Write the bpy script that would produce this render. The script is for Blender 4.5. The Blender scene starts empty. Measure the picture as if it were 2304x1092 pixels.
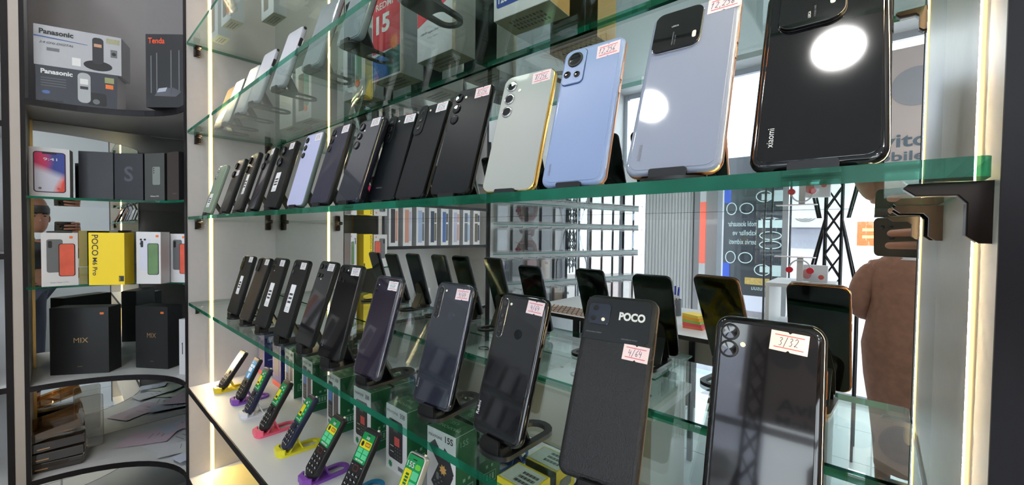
import bpy, bmesh, math, random
from math import sin, cos, pi, radians
from mathutils import Vector, Matrix

# ------------------------------------------------------------------ camera, world, light, exposure
H = 1.5                                                   # height of the lens above the floor
sc = bpy.context.scene
col = sc.collection
YAW, PITCH, ROLL = 0.7321, 0.0247, 0.0125
fw = Vector((-sin(YAW) * cos(PITCH), cos(YAW) * cos(PITCH), -sin(PITCH)))
rt = Vector((cos(YAW), sin(YAW), 0.0))
up = rt.cross(fw)
rt2 = rt * cos(ROLL) + up * sin(ROLL)
up2 = -rt * sin(ROLL) + up * cos(ROLL)
cam_d = bpy.data.cameras.new('camera')
cam = bpy.data.objects.new('camera', cam_d)
col.objects.link(cam)
cam_d.sensor_fit = 'HORIZONTAL'
cam_d.sensor_width = 36.0
cam_d.lens = 918.29 / 2304 * 36.0
cam_d.clip_start = 0.01
cam.matrix_world = Matrix(((rt2.x, up2.x, -fw.x, 0), (rt2.y, up2.y, -fw.y, 0), (rt2.z, up2.z, -fw.z, H), (0, 0, 0, 1)))
sc.camera = cam
sc.view_settings.view_transform = 'Standard'
sc.view_settings.look = 'None'
sc.view_settings.gamma = 1.0
sc.view_settings.exposure = 0.92
sc.view_settings.use_curve_mapping = False
sc.cycles.max_bounces = 14
sc.cycles.diffuse_bounces = 4
sc.cycles.glossy_bounces = 8
sc.cycles.transmission_bounces = 8
sc.cycles.transparent_max_bounces = 24
sc.cycles.caustics_reflective = False
sc.cycles.caustics_refractive = False
sc.cycles.use_denoising = True
sc.cycles.sample_clamp_indirect = 6.0

world = bpy.data.worlds.new('sky')
sc.world = world
world.use_nodes = True
wn = world.node_tree.nodes
wn['Background'].inputs['Color'].default_value = (0.90, 0.94, 1.0, 1)
wn['Background'].inputs['Strength'].default_value = 3.8

sun_d = bpy.data.lights.new('sun', 'SUN')
sun_d.energy = 2.2
sun_d.angle = radians(1.0)
sun_d.color = (1.0, 0.96, 0.9)
sun = bpy.data.objects.new('sun', sun_d)
col.objects.link(sun)
sun.location = (0, 4, 8)
sun.rotation_euler = (radians(-38), radians(14), 0)        # falls onto the street wall outside, not into the shop

LED_STRENGTH = 105.0
LAMP_STRENGTH = 46.0
CEIL = H + 1.75

# ------------------------------------------------------------------ helpers
def lin(c):
    return tuple((v / 12.92 if v <= 0.04045 else ((v + 0.055) / 1.055) ** 2.4) for v in c)
def rgb(r, g, b):
    return lin((r / 255, g / 255, b / 255))

MATS = {}
def mat(name, color, rough=0.5, metal=0.0, coat=0.0, var=0.0, scale=30.0, spec=0.5, bump=0.0, alpha=1.0, trans=0.0, sheen=0.0):
    if name in MATS: return MATS[name]
    m = bpy.data.materials.new(name); m.use_nodes = True
    nt = m.node_tree; b = nt.nodes['Principled BSDF']
    b.inputs['Base Color'].default_value = (*color, 1)
    b.inputs['Roughness'].default_value = rough
    b.inputs['Metallic'].default_value = metal
    b.inputs['Coat Weight'].default_value = coat
    b.inputs['Coat Roughness'].default_value = 0.03
    b.inputs['Specular IOR Level'].default_value = spec
    b.inputs['Transmission Weight'].default_value = trans
    b.inputs['Alpha'].default_value = alpha
    if sheen: b.inputs['Sheen Weight'].default_value = sheen
    tc = nt.nodes.new('ShaderNodeTexCoord'); nz = nt.nodes.new('ShaderNodeTexNoise')
    nz.inputs['Scale'].default_value = scale; nz.inputs['Detail'].default_value = 3
    nt.links.new(tc.outputs['Object'], nz.inputs['Vector'])
    if var > 0:
        mx = nt.nodes.new('ShaderNodeMix'); mx.data_type = 'RGBA'
        mx.inputs[6].default_value = (*[c * (1 - var) for c in color], 1)
        mx.inputs[7].default_value = (*[min(1, c * (1 + var)) for c in color], 1)
        nt.links.new(nz.outputs['Fac'], mx.inputs[0]); nt.links.new(mx.outputs[2], b.inputs['Base Color'])
    if bump > 0:
        bp = nt.nodes.new('ShaderNodeBump'); bp.inputs['Strength'].default_value = bump; bp.inputs['Distance'].default_value = 0.001
        nt.links.new(nz.outputs['Fac'], bp.inputs['Height']); nt.links.new(bp.outputs['Normal'], b.inputs['Normal'])
    MATS[name] = m
    return m

def emit(name, color, strength):
    m = bpy.data.materials.new(name); m.use_nodes = True
    nt = m.node_tree; nt.nodes.clear()
    o = nt.nodes.new('ShaderNodeOutputMaterial'); e = nt.nodes.new('ShaderNodeEmission')
    e.inputs['Color'].default_value = (*color, 1); e.inputs['Strength'].default_value = strength
    nt.links.new(e.outputs[0], o.inputs[0]); MATS[name] = m
    return m

def glassmat(name, tint, ior=1.5, rough=0.0, gloss=(1, 1, 1), boost=1.0, base=0.0):
    m = bpy.data.materials.new(name); m.use_nodes = True
    nt = m.node_tree; nt.nodes.clear()
    o = nt.nodes.new('ShaderNodeOutputMaterial'); t = nt.nodes.new('ShaderNodeBsdfTransparent')
    g = nt.nodes.new('ShaderNodeBsdfGlossy'); f = nt.nodes.new('ShaderNodeFresnel'); x = nt.nodes.new('ShaderNodeMixShader')
    mm = nt.nodes.new('ShaderNodeMath'); mm.operation = 'MULTIPLY_ADD'; mm.use_clamp = True
    mm.inputs[1].default_value = boost; mm.inputs[2].default_value = base
    t.inputs['Color'].default_value = (*tint, 1); g.inputs['Color'].default_value = (*gloss, 1)
    g.inputs['Roughness'].default_value = rough; f.inputs['IOR'].default_value = ior
    ge = nt.nodes.new('ShaderNodeNewGeometry'); mi = nt.nodes.new('ShaderNodeMath'); mi.operation = 'MULTIPLY_ADD'
    mi.inputs[1].default_value = 1 / ior - ior; mi.inputs[2].default_value = ior      # same reflectance from both sides of the pane
    nt.links.new(ge.outputs['Backfacing'], mi.inputs[0]); nt.links.new(mi.outputs[0], f.inputs['IOR'])
    nt.links.new(f.outputs[0], mm.inputs[0]); nt.links.new(mm.outputs[0], x.inputs[0])
    nt.links.new(t.outputs[0], x.inputs[1]); nt.links.new(g.outputs[0], x.inputs[2])
    nt.links.new(x.outputs[0], o.inputs[0]); MATS[name] = m
    return m

BLACK = mat('black_plastic', rgb(15, 15, 17), 0.42, var=0.08)
EDGE = mat('black_edging', rgb(22, 19, 24), 0.5, spec=0.3, var=0.06)
WHITEB = mat('white_board', rgb(205, 206, 208), 0.45, var=0.03, scale=8)
GREYB = mat('grey_laminate', rgb(208, 202, 200), 0.42, var=0.04, scale=60)
SILVERB = mat('silver_laminate', rgb(236, 232, 228), 0.38, metal=0.15, var=0.04, scale=90)
GREYD = mat('grey_back_board', rgb(164, 162, 164), 0.5, var=0.03, scale=60)
CHROME = mat('chrome', rgb(200, 200, 200), 0.12, metal=1.0)
BRONZE = mat('dark_bronze_metal', rgb(46, 38, 34), 0.28, metal=0.7)
PAPER = mat('white_paper', rgb(228, 228, 230), 0.6, var=0.02)
INK = mat('black_ink', rgb(24, 24, 28), 0.5)
PINK = mat('pink_sticker_paper', rgb(238, 214, 218), 0.55)
REDINK = mat('red_ink', rgb(214, 80, 92), 0.5)
BLUEINK = mat('pen_ink', rgb(70, 66, 96), 0.5)
LENS = mat('lens_glass', rgb(8, 8, 12), 0.04, coat=1.0)
FLASH = mat('flash_lens', rgb(240, 236, 215), 0.2)
SCREEN = mat('black_screen', rgb(10, 11, 13), 0.05, coat=0.3)
MIRROR = mat('mirror_silver', (0.80, 0.84, 0.82), 0.0, metal=1.0)
GLASS = glassmat('shelf_glass', (0.86, 0.93, 0.90), 1.5, boost=1.25)
PANE = glassmat('window_glass', (0.93, 0.96, 0.96), 1.45)
GEDGE = mat('green_glass_edge', rgb(10, 100, 76), 0.22, spec=0.35, var=0.35, scale=26)
def clear_patches(m):                                     # parts of the ground edge look through into the pane
    nt = m.node_tree; b = nt.nodes['Principled BSDF']; o = nt.nodes['Material Output']
    t = nt.nodes.new('ShaderNodeBsdfTransparent'); t.inputs['Color'].default_value = (.25, .72, .56, 1)
    x = nt.nodes.new('ShaderNodeMixShader'); tc = nt.nodes.new('ShaderNodeTexCoord'); mp = nt.nodes.new('ShaderNodeMapping')
    mp.inputs['Scale'].default_value = (9, 0.5, 0.5); nz = nt.nodes.new('ShaderNodeTexNoise'); nz.inputs['Scale'].default_value = 1.0; nz.inputs['Detail'].default_value = 4
    r = nt.nodes.new('ShaderNodeValToRGB'); r.color_ramp.elements[0].position = .50; r.color_ramp.elements[1].position = .54
    r.color_ramp.elements[0].color = (.06, .06, .06, 1); r.color_ramp.elements[1].color = (.55, .55, .55, 1)
    nt.links.new(tc.outputs['Object'], mp.inputs[0]); nt.links.new(mp.outputs[0], nz.inputs['Vector']); nt.links.new(nz.outputs['Fac'], r.inputs[0])
    nt.links.new(r.outputs[0], x.inputs[0]); nt.links.new(b.outputs[0], x.inputs[1]); nt.links.new(t.outputs[0], x.inputs[2]); nt.links.new(x.outputs[0], o.inputs[0])
clear_patches(GEDGE)
LED = emit('led_light', (1.0, 0.76, 0.44), LED_STRENGTH)
LEDGLOW = emit('led_diffuser_edge', (1.0, 0.66, 0.20), 1.6)
LAMP = emit('lamp_diffuser', (1.0, 0.98, 0.95), LAMP_STRENGTH)

class MB:
    def __init__(s): s.v = []; s.f = []; s.m = []
    def add(s, vs, fs, mi=0):
        n = len(s.v); s.v += [tuple(v) for v in vs]; s.f += [tuple(i + n for i in f) for f in fs]; s.m += [mi] * len(fs); return s
    def box(s, x0, x1, y0, y1, z0, z1, mi=0, M=None):
        vs = [(x, y, z) for z in (z0, z1) for y in (y0, y1) for x in (x0, x1)]
        if M is not None: vs = [tuple(M @ Vector(v)) for v in vs]
        return s.add(vs, [(0, 2, 3, 1), (4, 5, 7, 6), (0, 1, 5, 4), (2, 6, 7, 3), (0, 4, 6, 2), (1, 3, 7, 5)], mi)
    def prism(s, pts, y0, y1, mi=0, M=None, side=None):   # pts in the x-z plane, from y0 (front) to y1
        n = len(pts)
        vs = [(p[0], y0, p[1]) for p in pts] + [(p[0], y1, p[1]) for p in pts]
        if M is not None: vs = [tuple(M @ Vector(v)) for v in vs]
        s.add(vs, [tuple(range(n)), tuple(range(2 * n - 1, n - 1, -1))], mi)
        k = len(s.v) - 2 * n
        for i in range(n):
            s.f.append((k + i, k + n + i, k + n + (i + 1) % n, k + (i + 1) % n)); s.m.append(mi if side is None else side)
        return s
    def prismz(s, pts, z0, z1, mi=0, side=None):          # pts in the x-y plane
        n = len(pts); k = len(s.v)
        s.v += [(p[0], p[1], z0) for p in pts] + [(p[0], p[1], z1) for p in pts]
        s.f += [tuple(range(k + n - 1, k - 1, -1)), tuple(range(k + n, k + 2 * n))]; s.m += [mi, mi]
        for i in range(n):
            s.f.append((k + i, k + (i + 1) % n, k + n + (i + 1) % n, k + n + i)); s.m.append(mi if side is None else side)
        return s
    def rings(s, rs, mi=0, cap=True):                     # rs: list of closed rings of equal length
        n = len(rs[0]); k = len(s.v)
        for r in rs: s.v += [tuple(p) for p in r]
        for j in range(len(rs) - 1):
            for i in range(n):
                a = k + j * n + i; b = k + j * n + (i + 1) % n
                s.f.append((a, b, b + n, a + n)); s.m.append(mi)
        if cap:
            s.f.append(tuple(range(k + n - 1, k - 1, -1))); s.f.append(tuple(range(k + (len(rs) - 1) * n, k + len(rs) * n))); s.m += [mi, mi]
        return s
    def tube(s, pts, r, n=8, mi=0):
        pts = [Vector(p) for p in pts]; rr = r if isinstance(r, (list, tuple)) else [r] * len(pts)
        rs = []; ref = None
        for i, p in enumerate(pts):
            d = (pts[min(i + 1, len(pts) - 1)] - pts[max(i - 1, 0)]).normalized()
            if ref is None:
                ref = d.cross(Vector((0, 0, 1)))
                if ref.length < 0.1: ref = d.cross(Vector((1, 0, 0)))
            ref = (ref - d * ref.dot(d)).normalized(); q = d.cross(ref)
            rs.append([p + (ref * cos(2 * pi * a / n) + q * sin(2 * pi * a / n)) * rr[i] for a in range(n)])
        return s.rings(rs, mi)
    def lathe(s, prof, n=24, c=(0, 0, 0), mi=0):          # prof (r,z)
        return s.rings([[(c[0] + r * cos(2 * pi * a / n), c[1] + r * sin(2 * pi * a / n), c[2] + z) for a in range(n)] for r, z in prof], mi)
    def build(s, name, m, parent=None, loc=None, smooth=True, ang=38, recalc=True):
        me = bpy.data.meshes.new(name); me.from_pydata(s.v, [], s.f)
        for mm in (m if isinstance(m, (list, tuple)) else [m]): me.materials.append(mm)
        me.polygons.foreach_set('material_index', s.m)
        if recalc:
            bm = bmesh.new(); bm.from_mesh(me); bmesh.ops.recalc_face_normals(bm, faces=bm.faces); bm.to_mesh(me); bm.free()
        if smooth:
            me.set_sharp_from_angle(angle=radians(ang)); me.polygons.foreach_set('use_smooth', [len(p.vertices) < 9 for p in me.polygons])
        o = bpy.data.objects.new(name, me); col.objects.link(o)
        if parent is not None: o.parent = parent
        if loc is not None: o.location = loc
        return o

def tag(o, label=None, cat=None, group=None, kind=None):
    if label: o['label'] = label
    if cat: o['category'] = cat
    if group: o['group'] = group
    if kind: o['kind'] = kind
    return o
def thing(name, label, cat, loc, rotz=0.0, group=None, rotx=0.0):
    o = bpy.data.objects.new(name, None); col.objects.link(o)
    o.empty_display_size = 0.02; o.location = loc; o.rotation_euler = (rotx, 0, rotz)
    return tag(o, label, cat, group)
def struct(o): o['kind'] = 'structure'; return o

def rrect(x0, z0, x1, z1, r, n=5):
    r = min(r, abs(x1 - x0) / 2 - 1e-5, abs(z1 - z0) / 2 - 1e-5); out = []
    for cx, cz, a0 in ((x1 - r, z0 + r, -90), (x1 - r, z1 - r, 0), (x0 + r, z1 - r, 90), (x0 + r, z0 + r, 180)):
        for i in range(n + 1):
            a = radians(a0 + 90 * i / n); out.append((cx + r * cos(a), cz + r * sin(a)))
    return out
def disc(x, z, r, n=24, rz=None):
    rz = rz or r
    return [(x + r * cos(2 * pi * i / n), z + rz * sin(2 * pi * i / n)) for i in range(n)]
def star(x, z, r, k=8):
    return [(x + (r if i % 2 else r * 0.6) * cos(pi * i / k), z + (r if i % 2 else r * 0.6) * sin(pi * i / k)) for i in range(2 * k)]
def slab(mb, x0, z0, x1, z1, r, y0, y1, e, n=6, mi=0):    # rounded plate with rounded rims
    st = [(y0, e), (y0 + e * 0.3, e * 0.3), (y0 + e, 0), (y1 - e, 0), (y1 - e * 0.3, e * 0.3), (y1, e)]
    rs = [[(p[0], y, p[1]) for p in rrect(x0 + i, z0 + i, x1 - i, z1 - i, max(r - i, 0.0005), n)] for y, i in st]
    return mb.rings(rs, mi)
def decal(parent, name, pts, m, lift=0.0004, y=0.0):
    return MB().prism(pts, y - lift, y + 0.00005).build(name, m, parent, smooth=False)
def rect(x0, z0, x1, z1): return [(x0, z0), (x1, z0), (x1, z1), (x0, z1)]

FONT_CACHE = {}
def textmesh(s, bold=0.0, shear=0.0):
    k = (s, bold, shear)
    if k not in FONT_CACHE:
        cu = bpy.data.curves.new('t', 'FONT'); cu.body = s; cu.size = 1.0; cu.offset = bold; cu.shear = shear; cu.resolution_u = 3
        o = bpy.data.objects.new('t', cu); col.objects.link(o)
        bpy.context.view_layer.update()
        me = bpy.data.meshes.new_from_object(o.evaluated_get(bpy.context.evaluated_depsgraph_get()))
        vs = [tuple(v.co) for v in me.vertices]; fs = [tuple(p.vertices) for p in me.polygons]
        bpy.data.objects.remove(o); bpy.data.curves.remove(cu); bpy.data.meshes.remove(me)
        xs = [v[0] for v in vs] or [0]; ys = [v[1] for v in vs] or [0]
        FONT_CACHE[k] = ([((v[0] - min(xs)), (v[1] - min(ys))) for v in vs], fs, max(xs) - min(xs), max(ys) - min(ys))
    return FONT_CACHE[k]
def text(parent, name, s, x, z, h, m, w=None, rot=0.0, y=-0.0006, bold=0.0, shear=0.0, center=False, plane='front', mirror=False):
    """letters of cap height about h, lower-left corner (or centre) at x,z"""
    vs, fs, tw, th = textmesh(s, bold, shear)
    k = h / max(th, 1e-6); kx = (w / max(tw, 1e-6)) if w else k
    out = []
    for a, b in vs:
        a *= kx; b *= k
        if center: a -= tw * kx / 2; b -= th * k / 2
        if mirror: a = -a
        a, b = a * cos(rot) - b * sin(rot), a * sin(rot) + b * cos(rot)
        if plane == 'front': out.append((x + a, y, z + b))
        elif plane == 'top': out.append((x + a, z + b, y))
        elif plane == 'right': out.append((y, x + a, z + b))
    mb = MB(); mb.add(out, fs)
    return mb.build(name, m, parent, smooth=False, recalc=False)

STROKES = {'0': [[(.5, 1), (.1, .8), (.05, .3), (.3, 0), (.55, .2), (.6, .7), (.5, 1)]], '1': [[(.1, .7), (.4, 1), (.25, 0)]],
 '2': [[(.1, .8), (.35, 1), (.6, .8), (.4, .4), (.05, .05), (.3, .12), (.6, .0)]], '3': [[(.1, .9), (.4, 1), (.55, .8), (.25, .55), (.5, .35), (.35, .05), (.05, .1)]],
 '4': [[(.12, 1), (.0, .42), (.62, .46)], [(.5, .8), (.38, -.08)]], '5': [[(.6, 1), (.2, .95), (.12, .6), (.45, .6), (.5, .2), (.2, 0), (0, .1)]],
 '6': [[(.55, 1), (.15, .6), (.05, .2), (.3, 0), (.5, .2), (.4, .42), (.1, .3)]], '8': [[(.5, .9), (.15, .9), (.2, .6), (.5, .35), (.35, .02), (.05, .2), (.3, .5), (.55, .8), (.45, 1), (.3, .95)]],
 '/': [[(.5, 1.1), (.05, -.15)]], ',': [[(.2, .12), (.1, -.15)]]}
def handwrite(parent, s, x, z, h, m, y):
    mb = MB(); w = h * 0.035; px = x
    for ch in s:
        for st in STROKES.get(ch, []):
            p = [(px + (a + b * 0.2) * h * 0.62, z + b * h) for a, b in st]
            for (ax, az), (bx, bz) in zip(p, p[1:]):
                d = math.hypot(bx - ax, bz - az) or 1; nx, nz = -(bz - az) / d * w, (bx - ax) / d * w
                mb.prism([(ax - nx, az - nz), (bx - nx, bz - nz), (bx + nx, bz + nz), (ax + nx, az + nz)], y - 0.0001, y)
        px += h * (0.3 if ch == ',' else 0.52)
    return mb.build('handwriting', m, parent, smooth=False)
# ------------------------------------------------------------------ the shop itself
XL, XR, YF, YM = -1.749, 0.0424, 0.295, 0.5668
S0, S1, S2, S3, S4, S5 = 2.127, 1.8306, 1.5396, 1.2472, 0.954, 0.637    # top faces of the shelves
GT = 0.0099

def tiles(name, color, line, sx):
    m = bpy.data.materials.new(name); m.use_nodes = True; nt = m.node_tree; b = nt.nodes['Principled BSDF']
    tc = nt.nodes.new('ShaderNodeTexCoord'); br = nt.nodes.new('ShaderNodeTexBrick')
    br.offset = 0; br.inputs['Color1'].default_value = (*color, 1); br.inputs['Color2'].default_value = (*[c * .95 for c in color], 1)
    br.inputs['Mortar'].default_value = (*line, 1); br.inputs['Scale'].default_value = sx
    br.inputs['Brick Width'].default_value = 1.0; br.inputs['Row Height'].default_value = 1.0; br.inputs['Mortar Size'].default_value = 0.008
    nt.links.new(tc.outputs['Object'], br.inputs['Vector']); nt.links.new(br.outputs['Color'], b.inputs['Base Color'])
    b.inputs['Roughness'].default_value = 0.25
    return m
FLOORM = tiles('floor_tiles', rgb(214, 218, 224), rgb(150, 152, 160), 1.67)
WALLM = mat('wall_paint', rgb(206, 208, 210), 0.6, var=0.02, scale=5)
CEILM = mat('ceiling_panels', rgb(196, 202, 202), 0.5, var=0.02, scale=4)
def sbox(name, b, m, kind=True):
    o = MB().box(*b).build(name, m, smooth=False)
    if kind: struct(o)
    return o
sbox('floor', (-2.6, 2.6, -3.8, 0.75, -0.1, 0), FLOORM)
sbox('ceiling', (-2.6, 2.6, -3.8, 0.75, CEIL, CEIL + 0.15), CEILM)
sbox('wall_back', (-2.6, 2.6, 0.62, 0.75, 0, CEIL), WALLM)
sbox('wall_left', (-2.6, -2.45, -3.8, 0.62, 0, CEIL), WALLM)
sbox('wall_right', (2.45, 2.6, -3.8, 0.62, 0, CEIL), WALLM)
# shop front: frame, panes
FRAMEM = mat('aluminium_frame', rgb(188, 192, 198), 0.35, metal=0.5)
mb = MB()
for x in (-2.45, -1.32, -0.72, 0.42, 1.4, 2.4): mb.box(x, x + 0.05, -3.75, -3.69, 0, CEIL)
for z in (0.0, 2.06, CEIL - 0.06): mb.box(-2.45, 2.45, -3.745, -3.695, z, z + 0.06)
fr = struct(mb.build('window_1', FRAMEM, smooth=False))
for i, (x0, x1) in enumerate(((-2.4, -1.32), (-1.27, -0.72), (-0.67, 0.42), (0.47, 1.4), (1.45, 2.4))):
    MB().box(x0, x1, -3.725, -3.717, 0.06, 2.06).box(x0, x1, -3.725, -3.717, 2.12, CEIL - 0.06).build('pane', PANE, fr, smooth=False)

# row of round lamps over the cabinet, then unseen fill lamps added rightwards
def lamp(x, y, label):
    t = thing('ceiling_lamp', label, 'lamp', (x, y, CEIL), 0, 'round ceiling lamps in front of the cabinet')
    MB().lathe([(0.0, 0), (0.088, 0), (0.092, -0.006), (0.088, -0.012), (0.082, -0.012), (0.08, -0.006), (0.0, -0.006)], 40).build('lamp_rim', WHITEB, t)
    MB().lathe([(0.0, -0.0065), (0.079, -0.0065), (0.079, -0.009), (0.0, -0.0095)], 40).build('diffuser', LAMP, t)
for x, y, l in ((-0.078, -0.432, 'round white ceiling lamp mirrored in the large black phone at the right'),
                (-0.694, -0.504, 'round white ceiling lamp mirrored in the white phone with copper frame'),
                (-1.31, -0.57, 'round white ceiling lamp over the middle of the cabinet'),
                (-1.93, -0.64, 'round white ceiling lamp nearest the corner shelving'),
                (0.9, -0.9, 'added unseen ceiling fill lamp at the right side, nearest the cabinets'),  # from here on: lamps out of view, added to brighten the shop
                (1.7, -0.9, 'added unseen ceiling fill lamp in the right rear corner'),
                (0.9, -2.3, 'added unseen ceiling fill lamp right of the middle of the shop'),
                (1.7, -2.3, 'added unseen ceiling fill lamp over the side counter'),
                (1.2, -3.2, 'added unseen ceiling fill lamp by the shop front on the right')): lamp(x, y, l)

# ------------------------------------------------------------------ main wall cabinet with mirror back
cab = thing('wall_cabinet', 'long grey wall cabinet with mirror back, black front edges and upright light strips', 'cabinet', (0, 0, 0))
ZT = 2.62
def part(name, b, m, parent=cab): return MB().box(*b).build(name, m, parent, smooth=False)
part('side_panel', (XL - 0.034, XL, YF - 0.0005, YM + 0.03, 0.02, ZT), GREYB)
part('side_panel', (XR, XR + 0.034, YF - 0.0005, YM + 0.03, 0.02, ZT), SILVERB)
part('front_edging', (XL - 0.036, XL + 0.001, YF - 0.003, YF - 0.0006, 0.02, ZT), EDGE)
part('front_edging', (XR - 0.001, XR + 0.06, YF - 0.003, YF - 0.0006, 0.02, ZT), EDGE)
part('mirror', (XL, XR, YM, YM + 0.004, 0.06, ZT - 0.02), MIRROR)
part('back_board', (XL, XR, YM + 0.0045, YM + 0.03, 0.02, ZT), GREYD)
part('top_board', (XL, XR, YF, YM, ZT - 0.02, ZT), WHITEB)
part('bottom_board', (XL, XR, YF, YM, 0.02, 0.058), WHITEB)
part('lower_shelf', (XL, XR, YF, YM - 0.0005, S4 - 0.018, S4), WHITEB)
part('shelf_edging', (XL + 0.001, XR - 0.001, YF - 0.003, YF - 0.0002, S4 - 0.0185, S4 + 0.0003), EDGE)
part('lower_shelf', (XL, XR, YF, YM - 0.0005, S5 - 0.018, S5), WHITEB)
part('shelf_edging', (XL + 0.001, XR - 0.001, YF - 0.003, YF - 0.0002, S5 - 0.0185, S5 + 0.0003), EDGE)
part('shelf', (XL, XR, YF, YM - 0.0005, 0.30, 0.318), WHITEB)
for x0, x1 in ((XL, XL + 0.0012), (XR - 0.0012, XR)):
    for z0, z1 in ((0.06, 0.3), (0.32, S5 - 0.02), (S5 + .001, S4 - 0.02), (S4 + .001, ZT - 0.02)):
        l_ = part('led_strip', (x0, x1, 0.3550, 0.3660, z0, z1), LEDGLOW)
        c0, c1 = (x1, x1 + 0.0004) if x0 == XL else (x0 - 0.0004, x0)
        MB().box(c0, c1, 0.3582, 0.3630, z0, z1).build('bright_core', LED, l_, smooth=False)
def bracket(xp, sgn, y, ztop):     # L-shaped support on a side panel below a glass shelf
    mb = MB(); o = lambda a: xp + sgn * a
    pts = [(o(0), ztop), (o(0.031), ztop), (o(0.033), ztop - 0.002), (o(0.028), ztop - 0.0062), (o(0.012), ztop - 0.0066), (o(0.0085), ztop - 0.011), (o(0.0085), ztop - 0.028), (o(0.004), ztop - 0.032), (o(0), ztop - 0.032)]
    mb.prism(pts, y, y + 0.017)
    b = mb.build('shelf_bracket', BRONZE, cab, smooth=True, ang=30)
for zt in (S0, S1, S2, S3):
    for y in (0.314, 0.530):
        bracket(XL, 1, y, zt - GT - 0.0004); bracket(XR, -1, y, zt - GT - 0.0004)

GROUP_G = 'glass shelves of the wall cabinet'
for zt, l in ((S0, 'topmost clear glass shelf of the mirrored cabinet, only its left end in view'), (S1, 'upper clear glass shelf with the row of white and grey phones on stands'),
              (S2, 'clear glass shelf with thick green edge carrying the upper row of phones'), (S3, 'clear glass shelf carrying the middle row of dark phones above the feature phones')):
    p = [(a, b) for a, b in rrect(XL + 0.002, YF, XR - 0.003, YM - 0.004, 0.006, 4)]
    o = MB().prismz(p, zt - GT, zt, 0, 1).build('glass_shelf', [GLASS, GEDGE], smooth=False)
    tag(o, l, 'shelf', GROUP_G)

# ------------------------------------------------------------------ corner shelving and left wall cabinet
XC, XB = -2.11, -2.38
def arc(inset, n=14):     # front outline from the wall cabinet round to the left cabinet
    cx, cy = -1.786, -0.068; rx = (-cx + XC) ; pts = []
    for i in range(n + 1):
        a = pi / 2 * i / n
        # concave curve: centre towards the room
        x = cx - (cx - XC) * sin(a) ** inset; y = cy + (YF - cy) * cos(a) ** inset
        pts.append((x, y))
    return pts
def shelf_outline(e, dx=0.0, reach=None):
    pts = arc(e)
    if reach: pts = [(reach_x(p, reach), p[1]) for p in pts]
    return pts + [(XB + 0.001, -0.068), (XB + 0.001, YM - 0.001), (-1.786, YM - 0.001)]
def reach_x(p, r):
    t = (p[0] + 1.786) / (XC + 1.786)
    return -1.786 + t * (r + 1.786)
cor = thing('corner_shelving', 'corner shelving with curved black-edged boards between the two cabinets', 'shelving', (0, 0, 0))
MB().box(XB - 0.03, XB - 0.0045, -0.068, YM + 0.03, 0.02, ZT).box(XB - 0.03, -1.786, YM + 0.0045, YM + 0.03, 0.02, ZT).build('back_board', GREYD, cor, smooth=False)
MB().box(XB - 0.004, XB, -0.060, YM, 0.06, 1.90).build('mirror', MIRROR, cor, smooth=False)
MB().box(XB, -1.787, YM, YM + 0.004, 0.06, 1.90).build('mirror', MIRROR, cor, smooth=False)
MB().box(XB - 0.004, XB + 0.001, -0.068, -0.060, 0.06, 1.90).build('mirror_trim', mat('gold_trim', rgb(206, 180, 120), 0.3, metal=0.7), cor, smooth=False)
for zt, th, e in ((1.924, 0.02, 1.0), (H - 0.54, 0.018, 1.0), (S5, 0.018, 1.0), (0.318, 0.018, 1.0)):
    pts = shelf_outline(e)
    MB().prismz(pts, zt - th, zt).build('curved_shelf', WHITEB if zt < 1.8 else GREYB, cor, smooth=False)
    a = arc(e); b = [(x + 0.0022, y - 0.0022) for x, y in a]
    MB().prismz(a + b[::-1], zt - th - 0.0004, zt + 0.0004).build('shelf_edging', EDGE, cor, smooth=False)
for zt, r, l in ((1.600, -2.06, 'curved glass shelf of the corner with the dark phone boxes on it'), (1.310, -1.965, 'curved glass shelf of the corner with the white and yellow phone boxes on it')):
    pts = [(reach_x(p, r), p[1]) for p in arc(0.8)] + [(XB + 0.001, -0.066), (XB + 0.001, YM - 0.001), (-1.788, YM - 0.001)]
    o = MB().prismz(pts, zt - 0.008, zt, 0, 1).build('curved_glass_shelf', [GLASS, GEDGE], smooth=False)
    tag(o, l, 'shelf', 'curved glass shelves in the corner')

lc = thing('display_cabinet', 'white cabinet of black-edged shelves left of the corner', 'cabinet', (0, 0, 0))
YE = -0.95
MB().box(XB - 0.03, XC, -0.0792, -0.0685, 0.02, ZT).box(XB - 0.03, XC, -0.118, -0.1025, 0.02, ZT).box(XB - 0.03, XC, YE, YE + 0.018, 0.02, ZT).build('side_panel', WHITEB, lc, smooth=False)
MB().box(XC, XC + 0.002, -0.0797, -0.0683, 0.02, ZT).build('front_edging', EDGE, lc, smooth=False)
MB().box(XC, XC + 0.002, -0.118, -0.1023, 0.02, ZT).build('front_edging', EDGE, lc, smooth=False)
MB().box(XC, XC + 0.002, YE, YE + 0.018, 0.02, ZT).build('front_edging', EDGE, lc, smooth=False)
MB().box(XC - 0.02, XC + 0.001, -0.1021, -0.0798, 0.02, ZT).build('filler_strip', mat('warm_white_board', rgb(190, 182, 176), 0.45, var=0.03), lc, smooth=False)
MB().box(XB - 0.03, XB - 0.01, YE, -0.118, 0.02, ZT).build('back_board', WHITEB, lc, smooth=False)
for z in (0.318, 0.637, 0.97, 1.41, 1.84, 2.26):
    MB().box(XB - 0.01, XC - 0.001, YE + 0.018, -0.118, z - 0.018, z).build('shelf', WHITEB, lc, smooth=False)
    MB().box(XC - 0.001, XC + 0.0018, YE + 0.018, -0.118, z - 0.0185, z + 0.0003).build('shelf_edging', EDGE, lc, smooth=False)
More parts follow.
